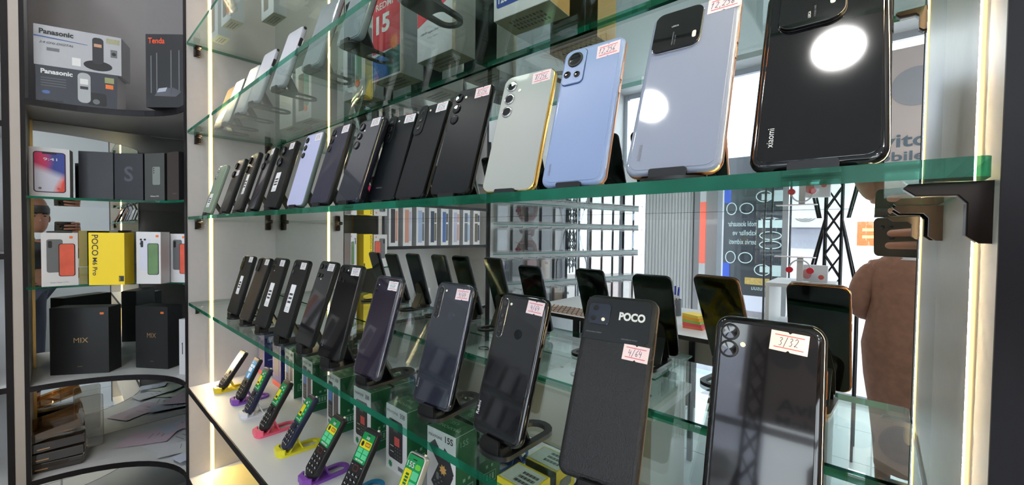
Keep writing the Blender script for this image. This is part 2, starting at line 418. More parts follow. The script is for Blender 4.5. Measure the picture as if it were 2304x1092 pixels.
# ------------------------------------------------------------------ phones and their stands
def stand_mesh(lean, t, zb, width=0.046, length=0.098, tray=0.0, backh=0.075):
    mb = MB(); hw = width / 2
    # flat base: stadium outline with a slot in its far half
    def stad(y0, y1, w, n=8):
        r = w; out = []
        for i in range(n + 1): a = pi + pi * i / n; out.append((r * cos(a), y0 + r * 0.55 + r * 0.55 * sin(a)))
        for i in range(n + 1): a = pi * i / n; out.append((r * cos(a), y1 - r + r * sin(a)))
        return out
    outer = stad(-0.008 - tray, length, hw + tray * 0.3)
    inner = [(x * 0.001 + 0, y) for x, y in outer]
    y0, y1 = length * 0.47, length - 0.009
    inn = []
    for i in range(9): a = pi + pi * i / 8; inn.append(((hw - 0.009) * cos(a), y0 + 0.006 + 0.006 * sin(a)))
    for i in range(9): a = pi * i / 8; inn.append(((hw - 0.009) * cos(a), y1 - (hw - 0.009) + (hw - 0.009) * sin(a)))
    n = len(outer); k = len(mb.v); zt = max(0.0024, min(0.0055, zb - t * sin(lean) - 0.0006))
    for ring, z in ((outer, 0.0), (inn, 0.0), (outer, zt), (inn, zt)): mb.v += [(x, y, z) for x, y in ring]
    for i in range(n):
        j = (i + 1) % n
        for f in ((k + i, k + j, k + n + j, k + n + i), (k + 2 * n + i, k + 3 * n + i, k + 3 * n + j, k + 2 * n + j),
                  (k + i, k + 2 * n + i, k + 2 * n + j, k + j), (k + n + i, k + n + j, k + 3 * n + j, k + 3 * n + i)):
            mb.f.append(f); mb.m.append(0)
    M = Matrix.Translation((0, 0, zb)) @ Matrix.Rotation(-lean, 4, 'X')
    w2 = hw - 0.003
    prof = [(-w2, -0.004), (w2, -0.004), (w2, backh * 0.45)] + [(w2 * 0.8 * cos(pi * i / 10), backh - w2 * 0.8 + w2 * 0.8 * sin(pi * i / 10)) for i in range(11)] + [(-w2, backh * 0.45)]
    mb.prism(prof, t + 0.0006, t + 0.0038, M=M)
    # ledge under the phone and the little hook in front
    zl = zb - t * sin(lean) - 0.0006
    if zl > zt + 0.0005: mb.box(-w2 * 0.9, w2 * 0.9, -0.003, t * cos(lean) + 0.004, zt - 0.001, zl)
    if tray: mb.prismz([(-hw - tray * .3, 0.0), (-hw * 0.6, -0.008 - tray), (hw * 0.6, -0.008 - tray), (hw + tray * .3, 0.0), (hw, 0.003), (hw * .55, -0.0045), (-hw * .55, -0.0045), (-hw, 0.003)], zt - .001, zb + 0.003)
    else: mb.prism(rrect(-0.0135, zt - 0.001, 0.0135, zb + 0.0028, 0.002, 3), -0.0045, -0.0016)
    # brace from the back plate down to the base
    p0 = M @ Vector((0, t + 0.003, backh * 0.52)); p1 = Vector((0, length * 0.47, zt - 0.001))
    d = (p1 - p0).normalized(); q = Vector((0, -d.z, d.y)) * 0.0015
    ww = w2 * 0.85
    mb.add([(x, (p + s * q).y, (p + s * q).z) for x in (-ww, ww) for p in (p0, p1) for s in (-1, 1)], [(0, 1, 3, 2), (4, 6, 7, 5), (0, 4, 5, 1), (2, 3, 7, 6), (0, 2, 6, 4), (1, 5, 7, 3)])
    return mb

def ring(parent, x, z, r, h, m_ring, lens=True, name='camera_lens'):
    c = MB(); n = 24
    def R(rr, y): return [(x + rr * cos(2 * pi * i / n), y, z + rr * sin(2 * pi * i / n)) for i in range(n)]
    c.rings([R(r, 0.0003), R(r, -h * 0.8), R(r * 0.92, -h), R(r * 0.78, -h), R(r * 0.74, -h * 0.7), R(r * 0.3, -h * 0.7)])
    o = c.build(name, m_ring, parent)
    MB().rings([R(r * 0.77, -h * 0.70), R(r * 0.77, -h * 0.80), R(r * 0.05, -h * 0.86)]).build('lens_glass', LENS, o)
    return o

def sticker(b, x, z, w=0.025, h=0.0155, rot=0.0, s='4/64', pale=False, y=0.0):
    """price sticker with notches, red rules and pen writing; x,z is the centre"""
    ww, hh = w / 2, h / 2; nt = 0.0014
    pts = [(-ww, -hh), (-nt, -hh), (0, -hh + nt), (nt, -hh), (ww, -hh), (ww, hh), (nt, hh), (0, hh - nt), (-nt, hh), (-ww, hh)]
    R = lambda p: (x + p[0] * cos(rot) - p[1] * sin(rot), z + p[0] * sin(rot) + p[1] * cos(rot))
    o = MB().prism([R(p) for p in pts], y - 0.0003, y).build('price_sticker', PAPER if pale else PINK, b, smooth=False)
    mb = MB()
    for sz in (1, -1): mb.prism([R(p) for p in rect(-ww * 0.78, sz * hh * 0.62 - 0.00035, ww * 0.78, sz * hh * 0.62 + 0.00035)], y - 0.0004, y - 0.0003)
    mb.build('printed_rules', REDINK, o, smooth=False)
    k = len(s); hw = handwrite(o, s, x - 0.115 * k * h, z - h * 0.2, h * 0.42, BLUEINK, y - 0.0003)
    return o
def barcode_label(b, x0, z0, x1, z1):
    o = decal(b, 'barcode_label', rrect(x0, z0, x1, z1, 0.0012, 2), PAPER, y=-0.0004)
    mb = MB(); H_ = z1 - z0
    for i in range(3):
        zc = z0 + H_ * (0.33 + 0.14 * i)
        for j in range(13):
            xa = x0 + (x1 - x0) * (0.15 + 0.054 * j); mb.prism(rect(xa, zc, xa + (x1 - x0) * (0.022 + 0.016 * ((j * 7) % 3)), zc + H_ * 0.075), -0.0010, -0.0008)
    for i in range(3): mb.prism(rect(x0 + .003, z0 + H_ * (0.05 + 0.06 * i), x1 - .005, z0 + H_ * (0.058 + 0.06 * i)), -0.0010, -0.0008)
    mb.build('barcode', INK, o, smooth=False)
    return o

def phone(label, group, pose, t, body, back, r=0.009, e=0.0028, cams=(), plates=(), flashes=(), stick=None, bar=None, brand=None, bands=(), ring_m=None,
          zb=0.0072, shelf=S2, standlabel=None, standm=None, glassback=False, extra=None, stand_kw=None, name='smartphone', wrap=False):
    x, y, yaw, lean, w, h = pose
    yaw = radians(yaw); lean = radians(lean)
    p = thing(name, label, 'phone', (x, y, shelf + zb), yaw, group, rotx=-lean)
    if wrap:                                         # back glass curves round to a narrow metal rim
        slab(MB(), -w / 2, 0, w / 2, h, r, t * .36, t, min(e, t * .2)).build('frame', body, p)
        rs = [[(q[0], y_, q[1]) for q in rrect(-w/2+i, i, w/2-i, h-i, max(r-i, .001), 8)] for y_, i in ((0, e*1.5), (t*.02, e*.95), (t*.08, e*.5), (t*.17, e*.2), (t*.28, .0002), (t*.36, 0), (t*.362, .001))]
        MB().rings(rs).build('curved_back_shell', back, p)
        e = e * 1.9
    else: slab(MB(), -w / 2, 0, w / 2, h, r, 0.0, t, e).build('frame', body, p)
    slab(MB(), -w / 2 + e * 0.75, e * 0.75, w / 2 - e * 0.75, h - e * 0.75, r - e * 0.4, -0.0004, 0.001, 0.0004).build('back_cover', back, p)
    es = min(e, .002); MB().prism(rrect(-w / 2 + es, es, w / 2 - es, h - es, r - es * 0.5), t - 0.0005, t + 0.0003).build('screen', SCREEN, p, smooth=False)
    for (x0, z0, x1, z1, rr, hh, m) in plates:      # mm from the top-left corner
        a, b_ = -w / 2 + x0 / 1000, h - z1 / 1000; c, d = -w / 2 + x1 / 1000, h - z0 / 1000
        slab(MB(), a, b_, c, d, rr / 1000, -hh / 1000, 0.0, 0.0005).build('camera_plate', m, p)
    for (cx, cz, cr, ch) in cams:
        o = ring(p, -w / 2 + cx / 1000, h - cz / 1000, cr / 1000, ch / 1000, ring_m or BLACK)
    for (cx, cz, cr) in flashes:
        decal(p, 'camera_flash', disc(-w / 2 + cx / 1000, h - cz / 1000, cr / 1000, 14), FLASH, lift=0.0010)
    if stick:
        dx, dz, rot, s, pale = stick
        sticker(p, w / 2 - dx / 1000, h - dz / 1000, rot=radians(rot), s=s, pale=pale, y=-0.0004)
    if bar: barcode_label(p, -w / 2 + bar[0] / 1000, h - bar[3] / 1000, -w / 2 + bar[2] / 1000, h - bar[1] / 1000)
    if brand:                                        # string, distance from left, bottom z, height, material, upright?
        s, bx, bz, bh, bm_, rot = brand
        text(p, 'printed_name', s, -w / 2 + bx / 1000, bz / 1000, bh / 1000, bm_, rot=rot, y=-0.0008)
    # side keys on the right rim
    kb = MB()
    for z0, z1 in ((0.60, 0.66), (0.69, 0.81)): kb.box(w / 2 - 0.0003, w / 2 + 0.0005, t * 0.35, t * 0.65, h * z0, h * z1)
    kb.build('side_keys', body, p, smooth=False)
    if extra: extra(p, w, h, t)
    if standlabel:
        s_ = stand_mesh(lean, t, zb, **(stand_kw or {})).build('phone_stand', standm or BLACK, None, loc=(x, y, shelf + 0.0003))
        s_.rotation_euler = (0, 0, yaw)
        tag(s_, standlabel, 'phone stand', 'stands under ' + group)
    return p

GLOSSB = mat('glossy_black_glass', rgb(14, 14, 17), 0.06, coat=0.5)
GLOSSP = mat('glossy_dark_purple', rgb(38, 32, 48), 0.1, coat=1.0, var=0.2, scale=12)
GLOSSN = mat('glossy_dark_blue', rgb(24, 27, 40), 0.08, coat=1.0)
CASEB = mat('matte_black_case', rgb(19, 20, 22), 0.45, var=0.05, spec=0.4)
MATTEB = mat('matte_black_glass', rgb(13, 17, 22), 0.36, spec=0.25)
NAVY = mat('navy_plastic', rgb(27, 29, 54), 0.28, coat=0.2)
NAVYC = mat('navy_in_clear_case', rgb(24, 27, 44), 0.18, coat=0.6)
BROWNC = mat('smoky_brown_case', rgb(74, 66, 58), 0.2, coat=0.6, var=0.1)
PURPD = mat('dark_violet_back', rgb(52, 44, 56), 0.12, coat=0.9)
SAGE = mat('sage_green_case', rgb(142, 158, 138), 0.3, coat=0.3)
LAV = mat('lavender_plastic', rgb(184, 188, 222), 0.35)
GREYG = mat('grey_green_frame', rgb(104, 116, 112), 0.35)
CREAM = mat('cream_glass', rgb(164, 168, 164), 0.35, coat=0.1)
GOLDF = mat('gold_frame', rgb(214, 170, 96), 0.25, metal=1.0)
SKYB = mat('ice_blue_glass', rgb(138, 158, 198), 0.3, coat=0.2)
ROSEF = mat('rose_gold_frame', rgb(214, 156, 128), 0.3, metal=0.9)
ICEW = mat('cool_white_glass', rgb(146, 154, 172), 0.05, coat=0.0, spec=0.6)
COPF = mat('copper_frame', rgb(222, 146, 96), 0.32, metal=1.0)
BLKM = mat('black_metal_frame', rgb(30, 29, 30), 0.16, metal=0.8)
GREYTXT = mat('grey_print', rgb(120, 122, 128), 0.4)
WHTXT = mat('white_print', rgb(224, 224, 224), 0.5)
BLUISH = mat('steel_blue_metal', rgb(70, 88, 130), 0.25, metal=0.6)
DARKBLUEPL = mat('dark_blue_glass', rgb(32, 38, 54), 0.1, coat=1.0)

G2 = 'phones on the glass shelf at eye level'
G3 = 'phones on the glass shelf below eye level'
SL = 'black loop stand holding the '
SM = 'black loop stand holding the '
UP = pi / 2
def thin_slot(p, x, z0, z1): pass

phone('sage green phone in a clear case with a barcode label, leftmost of its row', G2, (-1.544, .305, 3.6, 17.1, .0749, .1607), .010, SAGE, SAGE, cams=((15, 18, 8, 3), (15, 40, 8, 3)), bar=(18, 96, 44, 140), standlabel=SL + 'sage green phone', ring_m=CHROME)
phone('smoky brown clear-cased phone without barcode, second from the left in its row', G2, (-1.368, .308, -.6, 17.2, .0749, .1609), .011, CASEB, BROWNC, cams=((18, 20, 10, 4), (18, 46, 10, 4)), stick=(24, 44, 0, '8/256', True), standlabel=SL + 'smoky brown phone without barcode', ring_m=BLKM)
phone('smoky brown phone in a dark case with white barcode label, third from the left', G2, (-1.235, .307, -2.2, 16.4, .0745, .1616), .011, CASEB, BROWNC, cams=((18, 20, 10, 4), (18, 46, 10, 4)), bar=(34, 62, 56, 116), standlabel=SL + 'smoky brown phone with barcode', ring_m=BLKM)
phone('glossy dark violet phone with two ringed lenses and a streak of warm light', G2, (-1.134, .312, -4.0, 16.8, .0739, .1617), .011, CASEB, PURPD, cams=((18, 20, 10, 3), (18, 46, 10, 3)), stick=(14, 12, 0, '8/256', True), standlabel=SL + 'glossy dark violet phone', ring_m=BLKM)
phone('black cased phone with two big round lenses and a white barcode label', G2, (-1.007, .312, .9, 16.6, .0739, .1616), .012, CASEB, CASEB, cams=((20, 22, 11, 5), (20, 50, 11, 5)), bar=(20, 76, 46, 122), stick=(16, 14, 0, '8/256', True), standlabel=SL + 'black cased phone with barcode label', ring_m=GLOSSB)
phone('pale lavender phone with three small lenses down one side', G2, (-.876, .317, 3.3, 15.8, .0746, .1611), .009, GREYG, LAV, cams=((13, 14, 6.5, 2), (13, 31, 6.5, 2), (13, 48, 6.5, 2)), flashes=((25, 22, 2),), stick=(16, 12, 0, '8/256', True), standlabel=SL + 'pale lavender phone', ring_m=BLKM)
phone('navy blue phone with small sticker, just right of the lavender one', G2, (-.763, .317, 1.3, 17.2, .0738, .1613), .010, CASEB, NAVY, cams=((13, 14, 6.5, 2), (13, 31, 6.5, 2), (13, 48, 6.5, 2)), flashes=((25, 22, 1.6),), stick=(18, 12, 0, '8/256', True), standlabel=SL + 'navy blue phone')
phone('navy phone in a thick clear case showing slanted reflections', G2, (-.666, .321, 2.7, 18.6, .0742, .1608), .013, NAVYC, NAVYC, r=.010, e=.004, cams=((15, 16, 7.5, 2.5), (15, 34, 6.5, 2.5), (15, 52, 7.5, 2.5)), flashes=((27, 25, 1.6),), stick=(20, 12, 0, '8/256', True), standlabel=SL + 'navy phone in thick clear case')
def s21(p, w, h, t):
    pass
phone('matte black phone with corner camera plate and faint lettering, left of its twin', G2, (-.605, .349, 6.5, 18.1, .0717, .1608), .008, BLKM, MATTEB, plates=((0, 0, 22, 52, 8, 1.6, MATTEB),), cams=((11, 11, 5.5, 2.4), (11, 25, 5, 2.4), (11, 39, 5, 2.4)), flashes=((29, 12, 1.8),), stick=(16, 11, 0, '8/256', True), brand=('SAMSUNG', 18, 24, 2.4, GREYTXT, 0), standlabel=SL + 'matte black phone with faint lettering')
phone('matte black phone with corner camera plate, right of its twin', G2, (-.516, .343, 1.4, 18.6, .0716, .1611), .008, BLKM, MATTEB, plates=((0, 0, 22, 52, 8, 1.6, MATTEB),), cams=((11, 11, 5.5, 2.4), (11, 25, 5, 2.4), (11, 39, 5, 2.4)), flashes=((29, 12, 1.8),), stick=(16, 11, 0, '8/256', True), standlabel=SL + 'plain matte black phone with corner camera plate')
phone('black phone with three separate ringed lenses, left of the cream phone', G2, (-.416, .337, 6.9, 18.2, .0714, .1622), .008, BLKM, MATTEB, r=.011, cams=((13, 14, 7, 1.8), (13, 31, 7, 1.8), (13, 48, 7, 1.8)), flashes=((26, 15, 1.8),), stick=(17, 12, 2, '8/256', False), standlabel=SL + 'black phone beside the cream one', ring_m=BLKM)
phone('cream phone with gold frame and three lenses', G2, (-.320, .344, 7.2, 17.9, .0736, .1592), .008, GOLDF, CREAM, r=.011, e=.0016, cams=((14, 16, 7.2, 2.0), (14, 34, 7.2, 2.0), (14, 52, 7.2, 2.0)), flashes=((27, 24, 2),), stick=(18, 11, 3, '8/256', False), standlabel=SL + 'cream phone with gold frame', ring_m=CHROME)
def x12(p, w, h, t): pass
phone('ice blue phone with square camera island and rose gold frame', G2, (-.227, .336, 4.3, 17.0, .0706, .163), .0085, ROSEF, SKYB, r=.010, e=.0032, plates=((4, 5, 29, 46, 5, 2.2, SKYB), (3.4, 4.4, 29.6, 46.6, 5.4, 1.2, BLUISH)), cams=((17, 17, 9, 3.6), (10, 34, 4.2, 3.2), (11, 42, 0.1, 2.4), (22, 36, 3.6, 3.2)), flashes=(), stick=(17, 14, 2, '12,256', False), brand=('xiaomi', 10, 12, 3.2, GREYTXT, UP), wrap=True, standlabel=SL + 'ice blue phone')
phone('cool white phone with a big black square camera and copper frame', G2, (-.117, .302, 4.2, 23.5, .0702, .1664), .0088, COPF, ICEW, r=.010, e=.0026, plates=((4, 5, 43, 48, 7, 3.0, GLOSSB), (3.5, 4.5, 43.5, 48.5, 7.4, 1.2, CHROME)), flashes=(), stick=(12, 10, 0, '12,256', False), brand=('xiaomi', 12, 12, 3.6, GREYTXT, UP), zb=.0062, wrap=True, standlabel=SL + 'cool white phone',
      extra=lambda p, w, h, t: (decal(p, 'camera_flash', rrect(-w/2 + .037, h - .041, -w/2 + .040, h - .034, .0014, 3), FLASH, lift=.0034), text(p, 'printed_name', 'LEICA', -w/2 + .019, h - .024, .0016, WHTXT, rot=UP * .0, y=-.0034), text(p, 'printed_name', '1:1.9-2.0 / 14-75', -w/2 + .024, h - .044, .0011, GREYTXT, rot=UP, y=-.0034), text(p, 'printed_name', 'VARIO-SUMMICRON', -w/2 + .022, h - .044, .0011, GREYTXT, rot=UP, y=-.0034)))
phone('large glossy black phone with a bright round lamp reflection and gilt rim at the right', G2, (-.033, .326, 1.4, 22.1, .0743, .163), .0092, BLKM, GLOSSB, r=.010, e=.003, plates=((10, 4, 50, 48, 10, 3.6, GLOSSB), (9.4, 3.4, 50.6, 48.6, 10.4, 1.2, BLKM)), brand=('xiaomi', 14, 16, 3.8, WHTXT, UP), zb=.0062, wrap=True, standlabel=SL + 'large glossy black phone',
      extra=lambda p, w, h, t: (decal(p, 'camera_flash', rrect(-w/2 + .041, h - .034, -w/2 + .044, h - .026, .0014, 3), FLASH, lift=.0040), text(p, 'printed_name', 'LEICA', -w/2 + .030, h - .042, .0016, WHTXT, rot=UP, y=-.0040), text(p, 'printed_name', '1:1.9-2.0 / 14-75', -w/2 + .033, h - .042, .0011, GREYTXT, rot=UP, y=-.0040)))

zq = .0148
def Q(label, pose, t, body, back, sl, **k):
    return phone(label, G3, pose, t, body, back, zb=zq + k.pop('dz', 0), shelf=S3, standlabel=SM + sl, **k)
Q('black phone with long camera module and barcode label, leftmost on the lower glass shelf', (-1.347, .322, 3.5, 16.0, .0724, .1683), .011, CASEB, CASEB, 'leftmost black phone', plates=((4, 5, 20, 44, 7, 2.5, GLOSSB),), cams=((12, 13, 5, 3), (12, 25, 5, 3), (12, 36, 4, 3)), stick=(13, 11, 0, '4/64', True), bar=(26, 60, 46, 112))
Q('brown-black phone with camera bump and no barcode, second on the lower glass shelf', (-1.228, .321, 1.8, 18.2, .0719, .1704), .011, CASEB, mat('brown_black_case', rgb(46, 38, 34), .4), 'brown-black phone', plates=((3, 4, 24, 40, 7, 3.5, CASEB),), cams=((13, 12, 7, 5), (13, 30, 5, 4)), stick=(14, 12, 0, '4/64', True))
Q('black phone with barcode label and dotted cameras, third on the lower glass shelf', (-1.107, .322, 2.7, 16.6, .0711, .1728), .011, CASEB, CASEB, 'third black phone with barcode', cams=((12, 13, 5, 2), (12, 26, 5, 2), (22, 20, 3, 2)), flashes=((24, 34, 1.5),), stick=(15, 13, 0, '4/64', True), bar=(27, 64, 50, 122), dz=.002)
Q('broad black phone with the largest barcode label, fourth on the lower glass shelf', (-.973, .321, 3.2, 16.6, .0705, .1741), .011, CASEB, CASEB, 'broad black phone with the largest barcode label', cams=((12, 13, 6, 2), (12, 30, 6, 2), (26, 14, 3, 2)), stick=(17, 14, 0, '4/64', True), bar=(25, 58, 48, 120), dz=.003)
Q('black-brown phone with four lenses in front of the mirrored light strip', (-.861, .326, 2.1, 18.8, .0698, .1769), .011, CASEB, GLOSSB, 'phone with four lenses', cams=((12, 13, 5.5, 2.4), (27, 13, 3.5, 2), (12, 32, 4.5, 2.4), (25, 32, 4, 2)), flashes=((26, 40, 1.5),), stick=(17, 13, 0, '4/64', True), dz=.005)
Q('black phone with clear case and small upright lettering at its foot', (-.739, .324, 7.7, 16.7, .0697, .1762), .011, CASEB, GLOSSB, 'black phone with lettering at its foot', cams=((11, 12, 4, 2), (22, 12, 3, 2), (11, 30, 4, 2), (24, 33, 3, 2)), flashes=((30, 12, 1.6),), stick=(17, 13, 0, '4/64', True), brand=('Redmi', 12, 20, 3.2, GREYTXT, UP), dz=.004)
Q('purple-black iridescent phone with curved glossy edge', (-.615, .328, 4.0, 17.2, .0725, .1684), .0095, mat('pearl_frame', rgb(70, 72, 84), .12, metal=.7), GLOSSP, 'purple-black iridescent phone', wrap=True, r=.010, e=.004, cams=((11, 17, 3.4, 1), (11, 27, 4, 1)), flashes=((15, 17, 1.1),), stick=(20, 16, 0, '4/64', True))
Q('dark blue phone with fingerprint disc and upright camera strip', (-.445, .331, 6.3, 17.8, .0726, .1707), .0095, BLKM, GLOSSN, 'dark blue phone with fingerprint disc', wrap=True, r=.011, e=.003, plates=((6.5, 7.5, 17.5, 54.5, 5.5, .8, CHROME), (7, 8, 17, 54, 5, 1.2, GLOSSB)), cams=((12, 14, 4.4, 1.8), (12, 28, 3.6, 1.8), (12, 38, 3.8, 1.8), (12, 48, 3, 1.8)), flashes=((22, 13, 1.6),), stick=(19, 16, 0, '4/64', False), brand=('Redmi', 9, 20, 3.4, GREYTXT, UP), dz=.002,
  extra=lambda p, w, h, t: decal(p, 'fingerprint_disc', disc(0.004, h - .048, .006), DARKBLUEPL, lift=.0006))
Q('glossy black phone with white lettering at its foot, left of the wide matte phone', (-.319, .326, -.2, 18.2, .0766, .168), .0095, BLKM, GLOSSB, 'glossy black phone with white lettering', wrap=True, r=.012, e=.0035, plates=((6.5, 7.5, 17.5, 56.5, 5.5, .8, CHROME), (7, 8, 17, 56, 5, 1.2, GLOSSB)), cams=((12, 14, 4.6, 1.8), (12, 30, 3.6, 1.8), (12, 40, 3.8, 1.8), (12, 50, 3, 1.8)), flashes=((22, 14, 1.6),), stick=(17, 14, -2, '4/64', False), brand=('Redmi', 9, 20, 4.2, WHTXT, UP), dz=.003,
  extra=lambda p, w, h, t: decal(p, 'fingerprint_disc', disc(0.004, h - .048, .006), MATTEB, lift=.0006))
def poco(p, w, h, t):
    MB().prism([(-w/2 + .003, h - .049), (w/2 - .010, h - .049), (w/2 - .006, h - .045)] + [(w/2 - .006 - .006 + .006 * cos(a), h - .010 + .006 * sin(a)) for a in [i * pi / 12 for i in range(7)]] + [(-w/2 + .003, h - .004)], -.0009, -.0003).build('camera_band', mat('satin_black_band', rgb(26, 28, 32), .25, coat=.3), p, smooth=False)
    slab(MB(), -w/2 + .006, h - .033, -w/2 + .029, h - .010, .004, -.0024, -.0008, .0005).build('camera_plate', DARKBLUEPL, p)
    for cx, cz, cr in ((.013, .016, .003), (.012, .027, .003)): decal(p, 'camera_lens', disc(-w/2 + cx, h - cz, cr), LENS, lift=.0028)
    decal(p, 'camera_flash', disc(-w/2 + .0225, h - .0275, .0019), FLASH, lift=.0028)
    text(p, 'printed_name', 'POCO', .0005, h - .026, .0088, WHTXT, w=.0265, bold=.045, y=-.0012)
    text(p, 'printed_name', '50MP AI DUAL CAMERA', -w/2 + .006, h - .042, .0011, GREYTXT, y=-.0012)
    text(p, 'printed_name', 'DESIGNED BY POCO', .006, h - .0455, .0012, GREYTXT, y=-.0012)
Q('wide matte black phone with white four-letter lettering across the top', (-.186, .321, 10.6, 26.0, .0756, .1788), .010, mat('bronze_side', rgb(120, 84, 56), .3, metal=.6), mat('leather_grain_black', rgb(21, 21, 24), .42, spec=.4, bump=.6, scale=700), 'wide matte phone', wrap=True, r=.010, e=.0035, stick=(16, 57, -3, '4/64', False), extra=poco, dz=.011)
Q('large glossy black phone with two big stacked lenses, nearest in the lower row', (-.062, .337, 3.6, 16.3, .0773, .1706), .0105, mat('amber_rim', rgb(150, 96, 52), .2, metal=.8), GLOSSB, 'large glossy phone with two stacked lenses', wrap=True, r=.012, e=.004, cams=((12, 14, 7, 1.6), (12, 28, 7.2, 1.6)), flashes=((22, 23, 2),), stick=(24, 16, -4, '3/32', False), dz=.006)

# upper glass shelf: phones seen from below on their stands
GW = mat('white_phone_back', rgb(206, 206, 216), .3)
GOLDP = mat('gold_tinted_back', rgb(176, 150, 100), .15, coat=.8)
SILC = mat('silver_back_in_clear_case', rgb(140, 150, 156), .16, coat=.7, var=.1)
G1 = 'phones on the upper glass shelf'
def cut(p, w, h, t):
    for z0, z1 in ((.50, .62), (.66, .80), (.955, .995)):
        MB().prism(rrect(0, h * z0, t * .62, h * z1, .002, 3), -.0009, .0005, M=Matrix.Translation((w / 2, t * .2, 0)) @ Matrix.Rotation(radians(90), 4, 'Z')).build('case_cutout', INK, p, smooth=False)
SU = 'black loop stand seen from below under the '
phone('gold-tinted phone catching the light, leftmost on the upper shelf', G1, (-1.675, .362, 5, 17, .074, .160), .009, BLKM, GOLDP, shelf=S1, standlabel=SU + 'gold-tinted phone')
phone('short white phone with plain side beside the gold-tinted one', G1, (-1.565, .360, 5, 17, .074, .158), .010, GREYG, GW, shelf=S1, standlabel=SU + 'short white phone', extra=lambda p, w, h, t: None)
phone('white phone with one black cutout, third on the upper shelf', G1, (-1.410, .357, 5, 17, .075, .160), .010, GW, GW, shelf=S1, standlabel=SU + 'third white phone', extra=cut)
phone('white phone with black side cutouts, fourth on the upper shelf', G1, (-1.255, .350, 5, 17, .075, .160), .010, GW, GW, shelf=S1, standlabel=SU + 'fourth white phone', extra=cut)
phone('large white phone with long black side cutouts, fifth on the upper shelf', G1, (-1.078, .350, 5, 17, .076, .163), .011, GW, GW, shelf=S1, standlabel=SU + 'large white phone', extra=cut)
phone('silver phone in a clear case, sixth on the upper shelf', G1, (-.890, .352, 5, 17, .078, .164), .012, SILC, SILC, shelf=S1, e=.004, standlabel=SU + 'sixth phone in a clear case')
phone('pale grey phone in a clear case in front of the red box', G1, (-.716, .348, 5, 17, .078, .164), .013, SILC, SILC, shelf=S1, e=.004, standlabel=SU + 'phone in front of the red box')
phone('white phone at the very top edge, only its foot in view', G1, (-.505, .340, 6, 17, .076, .163), .010, GW, GW, shelf=S1, standlabel=SU + 'phone at the top edge', zb=.010)

